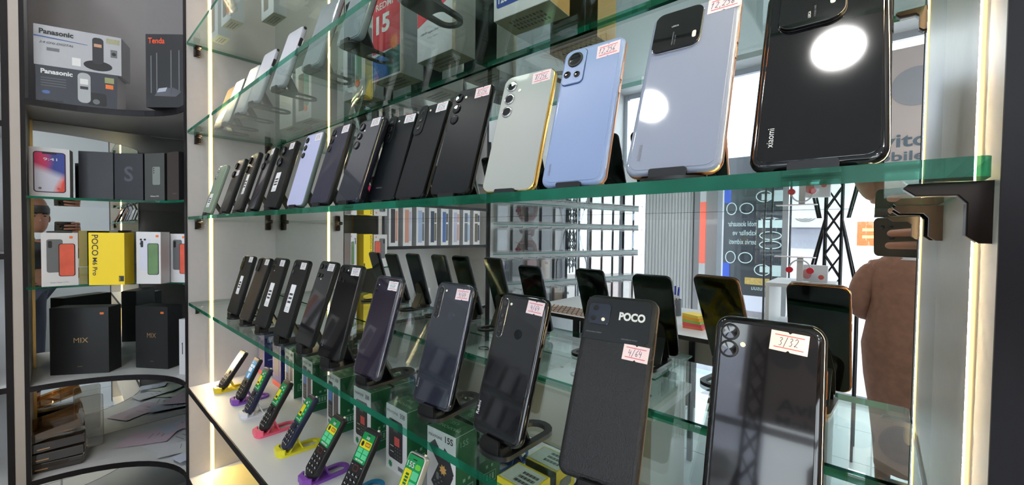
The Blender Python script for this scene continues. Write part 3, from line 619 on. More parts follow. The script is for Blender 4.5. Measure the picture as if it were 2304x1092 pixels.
# ------------------------------------------------------------------ feature phones with keys on coloured stands
def fphone(label, pose, body, theme, standm, standlabel, rim=None, kx=1.0):
    x, y, yaw, lean, w, h = pose; t = .013; yaw = radians(yaw); lean = radians(lean); zb = .0145
    p = thing('feature_phone', label, 'phone', (x, y, S4 + zb), yaw, 'feature phones on the white shelf', rotx=-lean)
    def out(i, inset=0):
        hw = w / 2 - i
        pts = [(-hw * .5, i), (hw * .5, i), (hw, .011 + i * .5), (hw * .96, h * .45), (hw, h * .72)]
        pts += [(hw - .007 + .007 * cos(a), h - i - .007 + .007 * sin(a)) for a in [k * pi / 12 for k in range(7)]]
        pts += [(-hw + .007 - .007 * sin(a), h - i - .007 + .007 * cos(a)) for a in [k * pi / 12 for k in range(7)]]
        return pts + [(-hw, h * .72), (-hw * .96, h * .45), (-hw, .011 + i * .5)]
    e = .0022
    MB().rings([[(a, yy, b) for a, b in out(i)] for yy, i in ((0, e), (e * .3, e * .3), (e, 0), (t - e, 0), (t - e * .3, e * .3), (t, e))]).build('body', rim or body, p)
    MB().prism(out(.0026), -.0004, .0008).build('front_panel', body, p, smooth=False)
    sw = w / 2 - .0042; z0, z1 = h * .50, h * .93
    base = {'blue': rgb(70, 118, 196), 'blue2': rgb(64, 150, 214), 'green': rgb(10, 140, 74), 'big': rgb(6, 150, 76), 'bigs': rgb(10, 150, 80)}[theme]
    if theme == 'bigs': z0, z1, sw = h * .46, h * .965, w / 2 - .003
    o = decal(p, 'display', rrect(-sw, z0, sw, z1, .003 if theme[0] != 'b' or theme[:3] == 'big' else .008, 4), mat('display_' + theme, base, .25, coat=.3), lift=.0007)
    YEL = mat('yellow_print', rgb(240, 222, 30), .4); LG = mat('pale_green_print', rgb(96, 208, 150), .4); BL = mat('pale_blue_print', rgb(170, 210, 240), .4)
    yy = -.0004; D = lambda nm, pts, m, l=.0006: decal(o, nm, pts, m, lift=l, y=yy)
    if theme == 'blue':
        D('printed_wave', [(-sw, h * .60), (sw, h * .74), (sw, h * .84), (-sw * .2, h * .80), (-sw, h * .72)], mat('pale_wave', rgb(226, 224, 206), .4))
        text(o, 'printed_icons', 'B1', -sw * .5, h * .86, .004, WHTXT, y=-.0012)
    elif theme == 'blue2':
        for a, b, c, d in ((-.8, .77, -.05, .83), (.1, .77, .85, .83), (-.85, .66, .4, .755), (-.2, .52, .4, .63)): D('printed_tile', rect(a * sw, b * h, c * sw, d * h), BL)
        text(o, 'printed_icons', 'B4', -sw * .6, h * .86, .004, WHTXT, y=-.0012)
    elif theme == 'green':
        D('printed_panel', rect(-sw * .9, h * .60, sw * .05, h * .80), YEL)
        for k in range(4): D('printed_icon', disc(sw * .5, h * (.58 + .08 * k), .0032, 12), LG)
        D('printed_arrow', [(-sw * .5, h * .83), (sw * .1, h * .83), (-sw * .2, h * .88)], WHTXT)
        text(o, 'printed_name', 'MAXFONE', -sw * .8, h * .53, .003, WHTXT, w=sw * 1.5, y=-.0012, bold=.02)
        text(o, 'printed_number', '308', sw * .15, h * .87, .0036, WHTXT, y=-.0012, bold=.02)
        D('printed_battery', rrect(-sw * .75, h * .63, -sw * .1, h * .67, .001, 2), INK, .0008)
    elif theme == 'big':
        D('printed_panel', rrect(-sw * .92, h * .71, sw * .92, h * .82, .002, 3), YEL)
        D('printed_battery', disc(-sw * .5, h * .765, .0042, 16, .005), INK, .0008)
        D('printed_text_block', rrect(sw * -.02, h * .745, sw * .8, h * .80, .001, 2), INK, .0008)
        D('printed_text_block', rrect(sw * .04, h * .753, sw * .74, h * .792, .0006, 2), mat('orange_print', rgb(236, 170, 40), .4), .0010)
        for a in (-.9, .06):
            for b in (.56, .635): D('printed_tile', rect(sw * a, h * b, sw * (a + .82), h * (b + .065)), LG)
        text(o, 'printed_name', 'MAXFONE', -sw * .62, h * .515, .0036, WHTXT, w=sw * 1.3, y=-.0012, bold=.03)
        text(o, 'printed_number', '308', -sw * .25, h * .84, .0055, WHTXT, y=-.0012, bold=.02)
        D('earpiece', rrect(-sw * .2, h * .895, sw * .25, h * .905, .0006, 2), INK, .0008)
    else:
        text(o, 'printed_number', '15S', -sw * .85, h * .80, .0095, WHTXT, w=sw * .95, y=-.0012, bold=.01)
        D('printed_badge', rrect(sw * .2, h * .80, sw * .9, h * .87, .004, 4), mat('mid_green_print', rgb(110, 200, 60), .4))
        D('printed_panel', rrect(-sw * .9, h * .50, sw * .0, h * .77, .002, 3), YEL)
        for k in range(5): D('printed_battery_bar', rect(-sw * .62, h * (.52 + .042 * k), -sw * .2, h * (.55 + .042 * k)), mat('deep_green_print', rgb(20, 110, 40), .4), .0008)
        D('printed_tile', rrect(sw * .08, h * .66, sw * .9, h * .77, .002, 3), LG)
        D('printed_tile', rrect(sw * .08, h * .52, sw * .9, h * .63, .002, 3), LG)
        D('earpiece', rrect(-sw * .3, h * .905, sw * .2, h * .918, .0006, 2), INK, .0008)
    MB().tube([(w * .30, .006, h - .0005), (w * .30, .006, h + .0035)], .0028, 8).build('torch_bulb', FLASH, p)
    # key pad: navigation ring and 4 x 3 keys with light marks
    D2 = MB().prism(rrect(-w * .17, h * .375, w * .17, h * .465, .003, 4), -.0016, -.0003).build('navigation_key', mat('nav_key_red', rgb(96, 50, 44), .35) if theme in ('big',) else BLACK, p, smooth=False)
    MB().prism(rrect(-w * .12, h * .388, w * .12, h * .452, .002, 4), -.0021, -.0016).build('centre_key', BLACK, D2, smooth=False)
    keys = MB(); marks = MB()
    for r in range(4):
        for c in (-1, 0, 1):
            kx_, kz = c * w * .27, h * (.325 - r * .075)
            if r == 3 and c: kx_ *= .8
            keys.prism(rrect(kx_ - w * .115, kz - h * .026, kx_ + w * .115, kz + h * .026, .0015, 2), -.0014, -.0003)
            marks.prism(rect(kx_ - .0022, kz - .0013, kx_ - .0008, kz + .0015), -.0016, -.0014); marks.prism(rect(kx_ + .0002, kz - .0013, kx_ + .0026, kz - .0003), -.0016, -.0014)
    for s_ in (-1, 1): marks.prism(rect(s_ * w * .33 - .0025, h * .445, s_ * w * .33 + .0025, h * .452), -.0008, -.0004)
    ko = keys.build('keypad', BLACK, p, smooth=False); marks.build('key_marks', WHTXT, ko, smooth=False)
    s_ = stand_mesh(lean, t, zb, width=.042, length=.092, tray=.006, backh=.062).build('phone_stand', standm, None, loc=(x, y, S4 + .0002)); s_.rotation_euler = (0, 0, yaw)
    tag(s_, standlabel, 'phone stand', 'coloured stands on the white shelf')
    return p
BK = mat('feature_black', rgb(24, 25, 28), .4); NV = mat('feature_navy', rgb(30, 38, 66), .4)
YS = mat('yellow_stand_plastic', rgb(228, 220, 46), .4); PS = mat('purple_stand_plastic', rgb(128, 72, 172), .4); WS = mat('white_stand_plastic', rgb(224, 224, 228), .4)
KS = mat('pink_stand_plastic', rgb(240, 100, 128), .4); BS = mat('blue_stand_plastic', rgb(48, 140, 190), .4)
fphone('black feature phone with blue and cream display, leftmost on the white shelf', (-1.629, .355, 2.8, 33.4, .0482, .1300), BK, 'blue', mat('amber_yellow_plastic', rgb(232, 206, 32), .4), 'yellow stand nearest the lit left panel')
fphone('black feature phone with sky blue tiled display', (-1.479, .367, 1.8, 26.8, .0465, .1300), BK, 'blue2', PS, 'purple stand under the feature phone with sky blue display')
fphone('navy feature phone with green display on a white stand', (-1.352, .357, 0, 26.2, .0458, .1310), NV, 'green', WS, 'white stand under the navy feature phone')
fphone('black feature phone with green display on a pink stand', (-1.205, .352, .7, 30.7, .0442, .1325), BK, 'green', KS, 'pink stand under the fourth feature phone')
fphone('navy feature phone with green display on a bright yellow stand', (-1.064, .358, -3.6, 32.2, .0446, .1315), NV, 'green', YS, 'bright yellow stand in the middle of the white shelf')
fphone('black feature phone with large green display on a purple stand', (-.902, .353, -.6, 32.4, .0493, .1307), BK, 'big', PS, 'large purple stand under the phone with large green display')
fphone('black feature phone with large green display on a blue stand', (-.778, .374, 4.7, 30.2, .0475, .1300), BK, 'big', BS, 'blue stand at the bottom edge')
fphone('silver-rimmed feature phone with 15S on its green display', (-.631, .391, 5.2, 28.6, .0475, .1260), BK, 'bigs', mat('dark_blue_stand', rgb(30, 70, 130), .4), 'dark blue stand under the silver-rimmed phone', rim=mat('silver_rim', rgb(206, 204, 198), .3, metal=.3))
# ------------------------------------------------------------------ cartons
def carton(name, label, group, xyz, yaw, w, d, h, m, side=None, topm=None, cat='box', botm=None):
    """box with its front face at local y=0, origin at the middle of the front bottom edge"""
    t = thing(name, label, cat, xyz, radians(yaw), group)
    e = .0006; mb = MB()
    def R(i, z): return [(-w/2+i, i, z), (w/2-i, i, z), (w/2-i, d-i, z), (-w/2+i, d-i, z)]
    mb.rings([R(e, 0), R(0, e), R(0, h-e), R(e, h)])
    mats = [m, side or m, topm or side or m, botm or m]
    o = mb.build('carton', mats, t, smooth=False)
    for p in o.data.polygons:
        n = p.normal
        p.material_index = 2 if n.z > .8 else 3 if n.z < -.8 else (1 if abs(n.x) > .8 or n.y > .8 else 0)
    t['w'] = w
    return t
def base_from(BL, BR):
    dx, dy = BR[0]-BL[0], BR[1]-BL[1]
    return ((BL[0]+BR[0])/2, (BL[1]+BR[1])/2), math.degrees(math.atan2(dy, dx)), math.hypot(dx, dy)
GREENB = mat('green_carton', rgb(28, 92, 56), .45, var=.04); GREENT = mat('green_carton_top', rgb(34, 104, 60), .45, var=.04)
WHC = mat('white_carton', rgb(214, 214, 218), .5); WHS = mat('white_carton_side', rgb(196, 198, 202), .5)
BLC = mat('black_carton', rgb(26, 27, 30), .5, var=.05); BLC2 = mat('charcoal_carton', rgb(44, 46, 52), .5, var=.05)
GRN = mat('star_green', rgb(26, 128, 72), .5); PHB = mat('printed_phone_black', rgb(38, 38, 44), .4); PHG = mat('printed_phone_grey', rgb(104, 108, 112), .4)
PHBL = mat('printed_screen_blue', rgb(70, 110, 170), .4); REDP = mat('printed_red', rgb(206, 84, 76), .45); YELC = mat('yellow_carton', rgb(232, 204, 40), .5)
ORANGE = mat('orange_mark', rgb(236, 120, 50), .5)

def side_deco(t, w, d, h):
    # battery symbol and dots printed on the green side (x = +w/2 face)
    mb = MB(); X0 = w/2; mk = mat('pale_side_print', rgb(120, 170, 140), .5)
    def q(y0, z0, y1, z1): mb.box(X0, X0 + .0005, y0, y1, z0, z1)
    q(.012, .022, .048, .0235); q(.012, .043, .048, .0445); q(.012, .022, .0135, .044); q(.0465, .022, .048, .044)
    for k in range(3): q(.018 + .008*k, .027, .023 + .008*k, .040)
    for k in range(2): mb.box(X0, X0 + .0005, .020 + .014*k, .026 + .014*k, .054, .060)
    mb.build('side_print', mk, t, smooth=False)
def maxbox(label, x, y, yaw, w, variant, group='green and white feature phone boxes on the white shelf'):
    h, d = .150, .060; d = min(d, YM - y - .006)
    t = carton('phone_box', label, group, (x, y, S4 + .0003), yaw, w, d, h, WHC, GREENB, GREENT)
    X = -w/2
    if variant == 'two':
        for k, (m1) in enumerate((PHBL, PHG)):
            a = X + w * (.10 + .42*k); b = a + w*.34; zz = h*(.84 - .03*k)
            o = decal(t, 'printed_phone', rrect(a, h*.16, b, zz, .006, 4), PHB if k == 0 else mat('printed_phone_slate', rgb(84, 80, 82), .4))
            if k == 0: decal(o, 'printed_screen', rect(a+.002, h*.48, b-.002, zz-.008), m1, lift=.0007); 
            if k == 0:
                mb = MB()
                for r in range(4):
                    for c in range(3): mb.prism(rect(a+.004+c*(b-a-.008)/3, h*(.2+.055*r), a+.004+(c+.7)*(b-a-.008)/3, h*(.235+.055*r)), -.0007, -.0004)
                mb.build('printed_keys', PHG, o, smooth=False)
        text(t, 'printed_name', 'MAXFONE', X + w*.07, h*.905, .0048, INK, w=w*.46, y=-.0005)
        text(t, 'printed_number', '308', X + w*.66, h*.895, .0085, INK, w=w*.2, y=-.0005)
        decal(t, 'printed_emblem', disc(X + w*.16, h*.085, .0055, 14), PHG)
    elif variant == 'one':
        o = decal(t, 'printed_phone', rrect(X + w*.14, h*.20, X + w*.80, h*.80, .006, 4), PHB)
        decal(o, 'printed_screen', rect(X + w*.42, h*.42, X + w*.66, h*.55), REDP, lift=.0007)
        decal(o, 'printed_face', rect(X + w*.36, h*.62, X + w*.56, h*.76), mat('printed_photo', rgb(92, 96, 92), .5, var=.4, scale=200), lift=.0007)
        for zz in (.385, .30): decal(o, 'printed_line', rect(X + w*.22, h*zz, X + w*.38, h*(zz+.008)), WHTXT, lift=.0007)
        mb = MB()
        for r in range(4):
            for c in range(3): mb.prism(rect(X+w*(.45+.11*c), h*(.23+.05*r), X+w*(.49+.11*c), h*(.245+.05*r)), -.0007, -.0004)
        mb.build('printed_keys', PHG, o, smooth=False)
        text(t, 'printed_name', 'MAXFONE', X + w*.06, h*.885, .0058, INK, w=w*.52, y=-.0005)
        text(t, 'printed_number', '308', X + w*.68, h*.87, .0105, INK, w=w*.22, y=-.0005)
        decal(t, 'printed_star', star(X + w*.22, h*.10, .009), GRN)
        decal(t, 'printed_emblem', rect(X + w*.60, h*.07, X + w*.86, h*.13), PHG)
    else:
        o = decal(t, 'printed_phone', [(X+w*.06, h*.76), (X+w*.28, h*.86), (X+w*.92, h*.46), (X+w*.78, h*.30), (X+w*.60, h*.44)], PHB)
        o2 = decal(t, 'printed_phone', [(X+w*.52, h*.66), (X+w*.62, h*.80), (X+w*.72, h*.76), (X+w*.94, h*.5), (X+w*.5, h*.08), (X+w*.16, h*.28)], PHB, lift=.0006)
        decal(o2, 'printed_gold_star', star(X + w*.58, h*.50, .011), mat('gold_print', rgb(206, 160, 90), .5), lift=.0009)
        decal(o2, 'printed_key', rrect(X + w*.34, h*.34, X + w*.44, h*.44, .004), PHG, lift=.0009)
        mb = MB()
        for r in range(4):
            for c in range(3): mb.prism(rect(X+w*(.26+.10*c+.05*r), h*(.30-.045*r+.04*c), X+w*(.31+.10*c+.05*r), h*(.315-.045*r+.04*c)), -.0010, -.0006)
        mb.build('printed_keys', PHG, o2, smooth=False)
        text(t, 'printed_name', 'MAXFONE', X + w*.06, h*.885, .0058, INK, w=w*.48, y=-.0005)
        text(t, 'printed_number', '15S', X + w*.64, h*.875, .013, INK, w=w*.27, y=-.0005, bold=.02)
        text(t, 'side_number', '15S', .012, h*.84, .012, mat('pale_side_print2', rgb(140, 180, 156), .5), y=w/2+.0008, plane='right')
    txt = mat('pale_green_lettering', rgb(170, 210, 180), .5)
    text(t, 'top_name', 'MAXFONE', 0, d*.36, .009, txt, w=w*.72, rot=pi, y=h+.0006, plane='top', center=True)
    text(t, 'top_number', '15S' if variant == 'x' else '308', -w*.05, d*.70, .010, txt, rot=pi, y=h+.0006, plane='top', center=True)
    side_deco(t, w, d, h)
    return t
maxbox('green sided phone box with two phones printed, first of the green boxes from the left', -1.430, .504, -2, .084, 'two')
maxbox('green sided phone box with two phones printed, second of the green boxes from the left', -1.286, .504, -2, .084, 'two')
maxbox('green sided phone box with two phones printed, third of the green boxes from the left', -1.102, .501, -2, .086, 'two')
maxbox('green sided phone box showing one black phone, left of the pair numbered 308', -.948, .503, 2, .080, 'one')
maxbox('green sided phone box showing one black phone, right of the pair numbered 308', -.794, .503, 0, .084, 'one')
maxbox('green sided phone box numbered 15S with a gold star on its front', -.634, .503, 3, .084, 'x')

PURB = mat('violet_carton', rgb(122, 112, 160), .4, var=.15, scale=20); INDB = mat('indigo_carton', rgb(44, 52, 120), .45)
for lab, x, w in (('violet and indigo phone box at the left end of the white shelf', -1.702, .066), ('violet and indigo phone box beside the first green box, with an orange foot', -1.543, .080)):
    t = carton('phone_box', lab, 'violet phone boxes on the white shelf', (x, .503, S4 + .0003), 0, w, .058, .160, PURB, INDB, INDB)
    decal(t, 'printed_phone', rrect(-w*.30, .040, w*.22, .128, .004, 3), mat('printed_phone_taupe', rgb(120, 112, 112), .4, var=.2))
    decal(t, 'printed_band', rect(-w/2 + .001, .001, w/2 - .001, .018), mat('coral_print', rgb(238, 110, 96), .5))
    text(t, 'printed_mark', 'B1' if x < -1.6 else 'BH', w*.08, .136, .010, WHTXT, y=-.0005)

    decal(t, 'printed_name', rect(-w*.42, .141, -w*.06, .1435), WHTXT)
    MB().box(w/2, w/2 + .0005, .010, .046, .126, .142).box(w/2, w/2 + .0005, .012, .044, .060, .064).build('side_label', mat('pale_blue_label', rgb(170, 178, 206), .5), t, smooth=False)

def yellowbox(label, x, y, z, yaw):
    w, d, h = .070, .058, .128
    t = carton('phone_box', label, 'yellow phone boxes on the white shelf', (x, y, z), yaw, w, d, h, YELC, YELC, YELC)
    text(t, 'printed_number', '6310s', -w*.06, h*.78, .011, INK, w=w*.46, y=-.0005, bold=.03)
    text(t, 'printed_name', 'TWO', -w*.42, h*.86, .007, mat('dull_gold_print', rgb(190, 160, 40), .5), y=-.0005)
    o = decal(t, 'window_opening', rrect(-w*.42, h*.30, w*.06, h*.72, .005, 4), PHB)
    decal(o, 'printed_phone', rrect(-w*.36, h*.34, w*.0, h*.68, .004, 4), PHG, lift=.0007)
    decal(t, 'printed_heart', [(w*.24 + .010*math.sin(a)**3*1.1, h*.56 + .009*(.8*cos(a) - .3*cos(2*a) - .1*cos(3*a))) for a in [k*pi/12 for k in range(24)]], mat('magenta_print', rgb(206, 90, 130), .5))
    lb = MB().box(-w/2 + .003, w/2 - .003, .004, d - .006, h, h + .0005).build('top_label', PAPER, t, smooth=False)
    mb = MB()
    for r in range(3):
        for c in range(14): mb.box(-w*.10 + c*.0024, -w*.10 + c*.0024 + .0012 + .0006*((c*5+r) % 3 > 1), .010 + r*.012, .017 + r*.012, h + .0005, h + .0008)
    mb.build('barcode', INK, lb, smooth=False)
    wn_ = MB()
    for k in range(3):
        M = Matrix.Translation((w/2, d*.5, h*(.78 - .23*k))) @ Matrix.Rotation(radians(90), 4, 'Z')
        wn_.prism(rrect(-d*.30, -h*.07, d*.30, h*.07, .004, 3), -.0006, .0, M=M)
    wn_.build('side_windows', PHG, t, smooth=False)
yellowbox('yellow phone box numbered 6310s under the lettered wide phone', -.442, .500, S4 + .0003, 0)

# ---- upper glass shelf
def stick_bottom(t, w, d):
    mb = MB()
    for r in range(3):
        for c in range(10): mb.box(-w*.32 + c*w*.062, -w*.32 + c*w*.062 + w*.03, d*(.25+.2*r), d*(.36+.2*r), -.0008, -.0003)
    mb.build('bottom_barcode', mat('grey_barcode', rgb(90, 90, 94), .5), t, smooth=False)
BOT = mat('kraft_grey_bottom', rgb(176, 172, 160), .6)
t = carton('phone_box', 'tall red phone box with a large 15 on the upper glass shelf', 'phone boxes on the upper glass shelf', (-.803, .478, S1 + .0003), 3.4, .105, .060, .190, WHC, WHS, WHC, botm=BOT)
W2 = .105/2; RDB = mat('crimson_print', rgb(214, 52, 70), .45)
decal(t, 'printed_field', rect(-W2+.003, .060, W2-.003, .187), RDB)
decal(t, 'printed_field', [(-W2+.003, .004), (W2-.003, .004), (W2-.003, .060), (-W2+.003, .052)], mat('teal_print', rgb(16, 92, 88), .45), lift=.0006)
decal(t, 'printed_field', [(-W2+.003, .004), (W2*.2, .004), (-W2*.1, .052), (-W2+.003, .050)], mat('blue_print', rgb(40, 104, 176), .45), lift=.0008)
text(t, 'printed_name', 'REDMI', -W2*.70, .152, .014, WHTXT, w=.062, y=-.0008, bold=.01)
text(t, 'printed_number', '15', -W2*.68, .100, .040, WHTXT, w=.050, y=-.0008, bold=.04)
decal(t, 'printed_seal', star(W2*.58, .070, .018, 16), ORANGE, lift=.0008)
stick_bottom(t, .105, .06)
t = carton('phone_box', 'white phone box with red upper half and small camera slogan', 'phone boxes on the upper glass shelf', (-.634, .478, S1 + .0003), 1.6, .103, .058, .190, WHC, WHS, WHC, botm=BOT)
decal(t, 'printed_field', [(-W2+.002, .066), (W2-.006, .096), (W2-.006, .187), (-W2+.002, .187)], RDB)
text(t, 'printed_number', '7', W2*.1, .125, .030, WHTXT, y=-.0008, bold=.03)
text(t, 'printed_slogan', '108MP super-clear camera', -W2*.75, .046, .0055, INK, w=.078, y=-.0008)
text(t, 'printed_slogan', 'All Star Camera', -W2*.35, .037, .0028, GREYTXT, w=.03, y=-.0008)
stick_bottom(t, .1, .058)
t = carton('phone_box', 'white phone box reading 128GB with a tan side at the top edge', 'phone boxes on the upper glass shelf', (-.408, .466, S1 + .0003), 4, .104, .056, .180, WHC, mat('tan_carton', rgb(196, 160, 104), .5), WHC, botm=BOT)
decal(t, 'printed_field', rrect(-W2+.006, .018, W2-.006, .110, .004, 3), mat('royal_blue_print', rgb(46, 74, 156), .45))
text(t, 'printed_memory', '128GB', -W2+.010, .024, .012, WHTXT, w=.036, y=-.0008, bold=.03)
text(t, 'printed_memory_type', 'ROM', -W2+.050, .025, .006, WHTXT, y=-.0008)
text(t, 'printed_memory', '12GB+', -W2+.010, .042, .012, WHTXT, w=.036, y=-.0008, bold=.03)
stick_bottom(t, .104, .056)
for lab, x, w in (('white phone box with teal phone picture and orange dot on the upper shelf', -1.300, .100), ('plain pale phone box behind the white phones on the upper shelf', -1.440, .094), ('white phone box behind the silver cased phone', -.985, .098)):
    t = carton('phone_box', lab, 'phone boxes on the upper glass shelf', (x, .498, S1 + .0003), 4, w, .052, .165, WHC, WHS, WHC, botm=BOT)
    if x == -1.300 or x == -.985:
        decal(t, 'printed_phone', rrect(-w*.30, .030, w*.05, .140, .005, 4), mat('teal_slate_print', rgb(66, 84, 92), .4))
        decal(t, 'printed_phone', rrect(w*.08, .040, w*.34, .138, .005, 4), mat('mint_print', rgb(96, 150, 136), .4))
        decal(t, 'printed_seal', disc(w*.16, .034, .010, 16), ORANGE, lift=.0008)
    stick_bottom(t, w, .05)
# ---- topmost glass shelf
for lab, x, y, w, h in (('white phone box with a sticker beneath, nearest the left panel on the topmost shelf', -1.642, .350, .074, .16), ('white phone box with orange disc print on the topmost shelf', -1.495, .348, .084, .17),
                        ('plain white phone box farther back on the topmost shelf', -1.36, .42, .09, .16)):
    t = carton('phone_box', lab, 'phone boxes on the topmost glass shelf', (x, y, S0 + .0003), 3, w, .036, h, WHC, WHS, WHC, botm=BOT)
    decal(t, 'printed_phone', rrect(-w*.30, .022, w*.08, h*.8, .005, 4), mat('taupe_print', rgb(140, 128, 120), .4))
    if x == -1.495: decal(t, 'printed_disc', disc(w*.24, .035, .010, 16, .018), mat('rust_print', rgb(190, 110, 80), .5))
    stick_bottom(t, w, .036)

# ---- lowest shelf of the cabinet: yellow sheet
o = MB().prismz([(-1.74, .36), (-1.60, .33), (-1.47, .45), (-1.58, .53), (-1.70, .50)], S5 + .0005, S5 + .0018).build('paper_sheet', mat('pale_yellow_paper', rgb(226, 214, 150), .6), smooth=False)
tag(o, 'pale yellow sheet lying on the bottom shelf beside the light strip', 'paper')

# ------------------------------------------------------------------ corner shelving contents
A_, B_, C_, D_, E_ = 1.924, 1.600, 1.310, H - .54, S5
# cordless telephone cartons
def pana(label, c, yaw, z, w, h, d, black):
    f = mat('silver_grey_carton', rgb(176, 178, 184), .4, var=.05) if not black else mat('dark_blue_grey_carton', rgb(48, 52, 62), .4, var=.15, scale=8)
    t = carton('telephone_box', label, 'stacked cordless telephone boxes', (*c, z), yaw, w, d, h, f, WHS if black else f, f)
    ink = WHTXT if black else INK
    text(t, 'printed_name', 'Panasonic', -w*.44, h*.78, h*.13, ink, w=w*.38, y=-.0006, bold=.035)
    if not black:
        text(t, 'printed_line', '2.4 GHz DIGITAL', -w*.44, h*.55, h*.055, INK, w=w*.38, y=-.0006, shear=.3)
        decal(t, 'printed_swoosh', [(-w/2+.001, h*.70), (w*.1, h*.665), (w*.1, h*.675), (-w/2+.001, h*.735)], BLUISH)
        decal(t, 'printed_base', disc(w*.22, h*.18, w*.17, 20, h*.13), INK)
        o = decal(t, 'printed_handset', rrect(w*.155, h*.22, w*.285, h*.90, .010, 5), PHB, lift=.0007)
        decal(o, 'printed_screen', rect(w*.175, h*.66, w*.265, h*.74), mat('amber_lcd_print', rgb(200, 150, 120), .5), lift=.0009)
        decal(t, 'printed_badge', rect(w*.32, h*.80, w*.48, h*.93), mat('khaki_print', rgb(160, 160, 130), .5, var=.3, scale=150))
        decal(t, 'printed_badge', rect(w*.37, h*.45, w*.45, h*.65), PHG); decal(t, 'printed_lens', disc(w*.41, h*.54, .006), INK, lift=.0008)
        decal(t, 'printed_emblem', rect(-w*.08, h*.10, w*.02, h*.30), WHTXT)
        decal(t, 'printed_diagram', rect(-w*.36, h*.38, -w*.22, h*.46), PHG)
    else:
        for k in range(4): decal(t, 'printed_line', rect(-w*.44, h*(.66 - .07*k), -w*.14, h*(.675 - .07*k)), PHG)
        decal(t, 'printed_badge', disc(-w*.38, h*.28, .010, 16, .006), BLUISH)
        decal(t, 'printed_base', rrect(w*.12, h*.06, w*.36, h*.42, .008, 4), INK)
        decal(t, 'printed_button', disc(w*.23, h*.17, .009), PHG, lift=.0006)
        o = decal(t, 'printed_handset', rrect(w*.0, h*.10, w*.16, h*.94, .014, 5), mat('pale_grey_print', rgb(170, 174, 178), .4), lift=.0007)
        decal(o, 'printed_screen', rect(w*.03, h*.62, w*.13, h*.77), WHTXT, lift=.0009)
        decal(o, 'printed_keys', rect(w*.03, h*.48, w*.13, h*.56), PHB, lift=.0009)
        decal(t, 'printed_badge', rect(w*.34, h*.74, w*.46, h*.90), mat('olive_print', rgb(150, 156, 110), .5))
        decal(t, 'printed_badge', rect(w*.35, h*.58, w*.45, h*.70), ORANGE)
        decal(t, 'printed_footline', rect(-w*.42, h*.03, -w*.18, h*.07), INK)
c, yaw, w = base_from((-2.124, -.049), (-2.028, .138))
yaw = 71.0; cc = Vector((-2.128 + .103*cos(radians(yaw)), -.046 + .103*sin(radians(yaw)), 0))
pana('dark cordless telephone box under the silver one on the top corner shelf', (cc.x, cc.y), yaw, A_ + .0003, .205, .124, .09, True)
pana('silver cordless telephone box lying on top of the dark one', (cc.x, cc.y + .004), yaw - 1, A_ + .1245, .222, .136, .09, False)
t = carton('router_box', 'black router box with orange lettering on the top corner shelf', None, (-1.872, .262, A_ + .0003), 42, .150, .06, .255, BLC, BLC)
text(t, 'printed_name', 'Tenda', -.066, .222, .020, mat('orange_red_lettering', rgb(236, 84, 36), .5), w=.058, y=-.0006, bold=.015)
for k, (x, hh) in enumerate(((-.058, .13), (-.038, .14), (.012, .15), (.040, .15))): decal(t, 'printed_antenna', rect(x, .050, x + .0035, .050 + hh), PHG)
decal(t, 'printed_router', [(-.045, .040), (-.03, .062), (.02, .070), (.05, .055), (.03, .038)], mat('router_print', rgb(70, 70, 78), .3)); decal(t, 'printed_glare', [(-.036, .052), (-.030, .066), (.0, .070), (-.006, .056)], mat('pale_print', rgb(170, 176, 190), .4), lift=.0006)

# dark boxes on the curved glass shelf
def wallpaper():
    m = bpy.data.materials.new('phone_wallpaper_print'); m.use_nodes = True; nt = m.node_tree; b = nt.nodes['Principled BSDF']; b.inputs['Roughness'].default_value = .35
    tc = nt.nodes.new('ShaderNodeTexCoord'); sp = nt.nodes.new('ShaderNodeSeparateXYZ'); nt.links.new(tc.outputs['Generated'], sp.inputs[0])
    nz = nt.nodes.new('ShaderNodeTexNoise'); nz.inputs['Scale'].default_value = 2.2; nt.links.new(tc.outputs['Generated'], nz.inputs['Vector'])
    def mth(op, a, b_):
        n = nt.nodes.new('ShaderNodeMath'); n.operation = op; n.use_clamp = False
        for i, v in enumerate((a, b_)):
            if isinstance(v, (int, float)): n.inputs[i].default_value = v
            else: nt.links.new(v, n.inputs[i])
        return n.outputs[0]
    # top: magenta to blue from left to right; bottom: white, with a red corner
    s = mth('ADD', sp.outputs['X'], mth('MULTIPLY', nz.outputs['Fac'], .3))
    r1 = nt.nodes.new('ShaderNodeValToRGB'); r1.color_ramp.elements[0].position = .45; r1.color_ramp.elements[0].color = (*rgb(206, 40, 92), 1); r1.color_ramp.elements[1].position = .75; r1.color_ramp.elements[1].color = (*rgb(54, 70, 150), 1)
    nt.links.new(s, r1.inputs[0])
    r2 = nt.nodes.new('ShaderNodeValToRGB'); r2.color_ramp.elements[0].position = .75; r2.color_ramp.elements[0].color = (*rgb(206, 206, 222), 1); r2.color_ramp.elements[1].position = 1.05; r2.color_ramp.elements[1].color = (*rgb(226, 76, 52), 1)
    nt.links.new(mth('SUBTRACT', s, mth('MULTIPLY', sp.outputs['Z'], .6)), r2.inputs[0])
    mx = nt.nodes.new('ShaderNodeMix'); mx.data_type = 'RGBA'
    r3 = nt.nodes.new('ShaderNodeValToRGB'); r3.color_ramp.elements[0].position = .42; r3.color_ramp.elements[1].position = .62
    nt.links.new(mth('SUBTRACT', sp.outputs['Z'], mth('MULTIPLY', mth('SUBTRACT', sp.outputs['X'], .5), -.25)), r3.inputs[0])
    nt.links.new(r3.outputs[0], mx.inputs[0]); nt.links.new(r2.outputs[0], mx.inputs[6]); nt.links.new(r1.outputs[0], mx.inputs[7]); nt.links.new(mx.outputs[2], b.inputs['Base Color'])
    return m
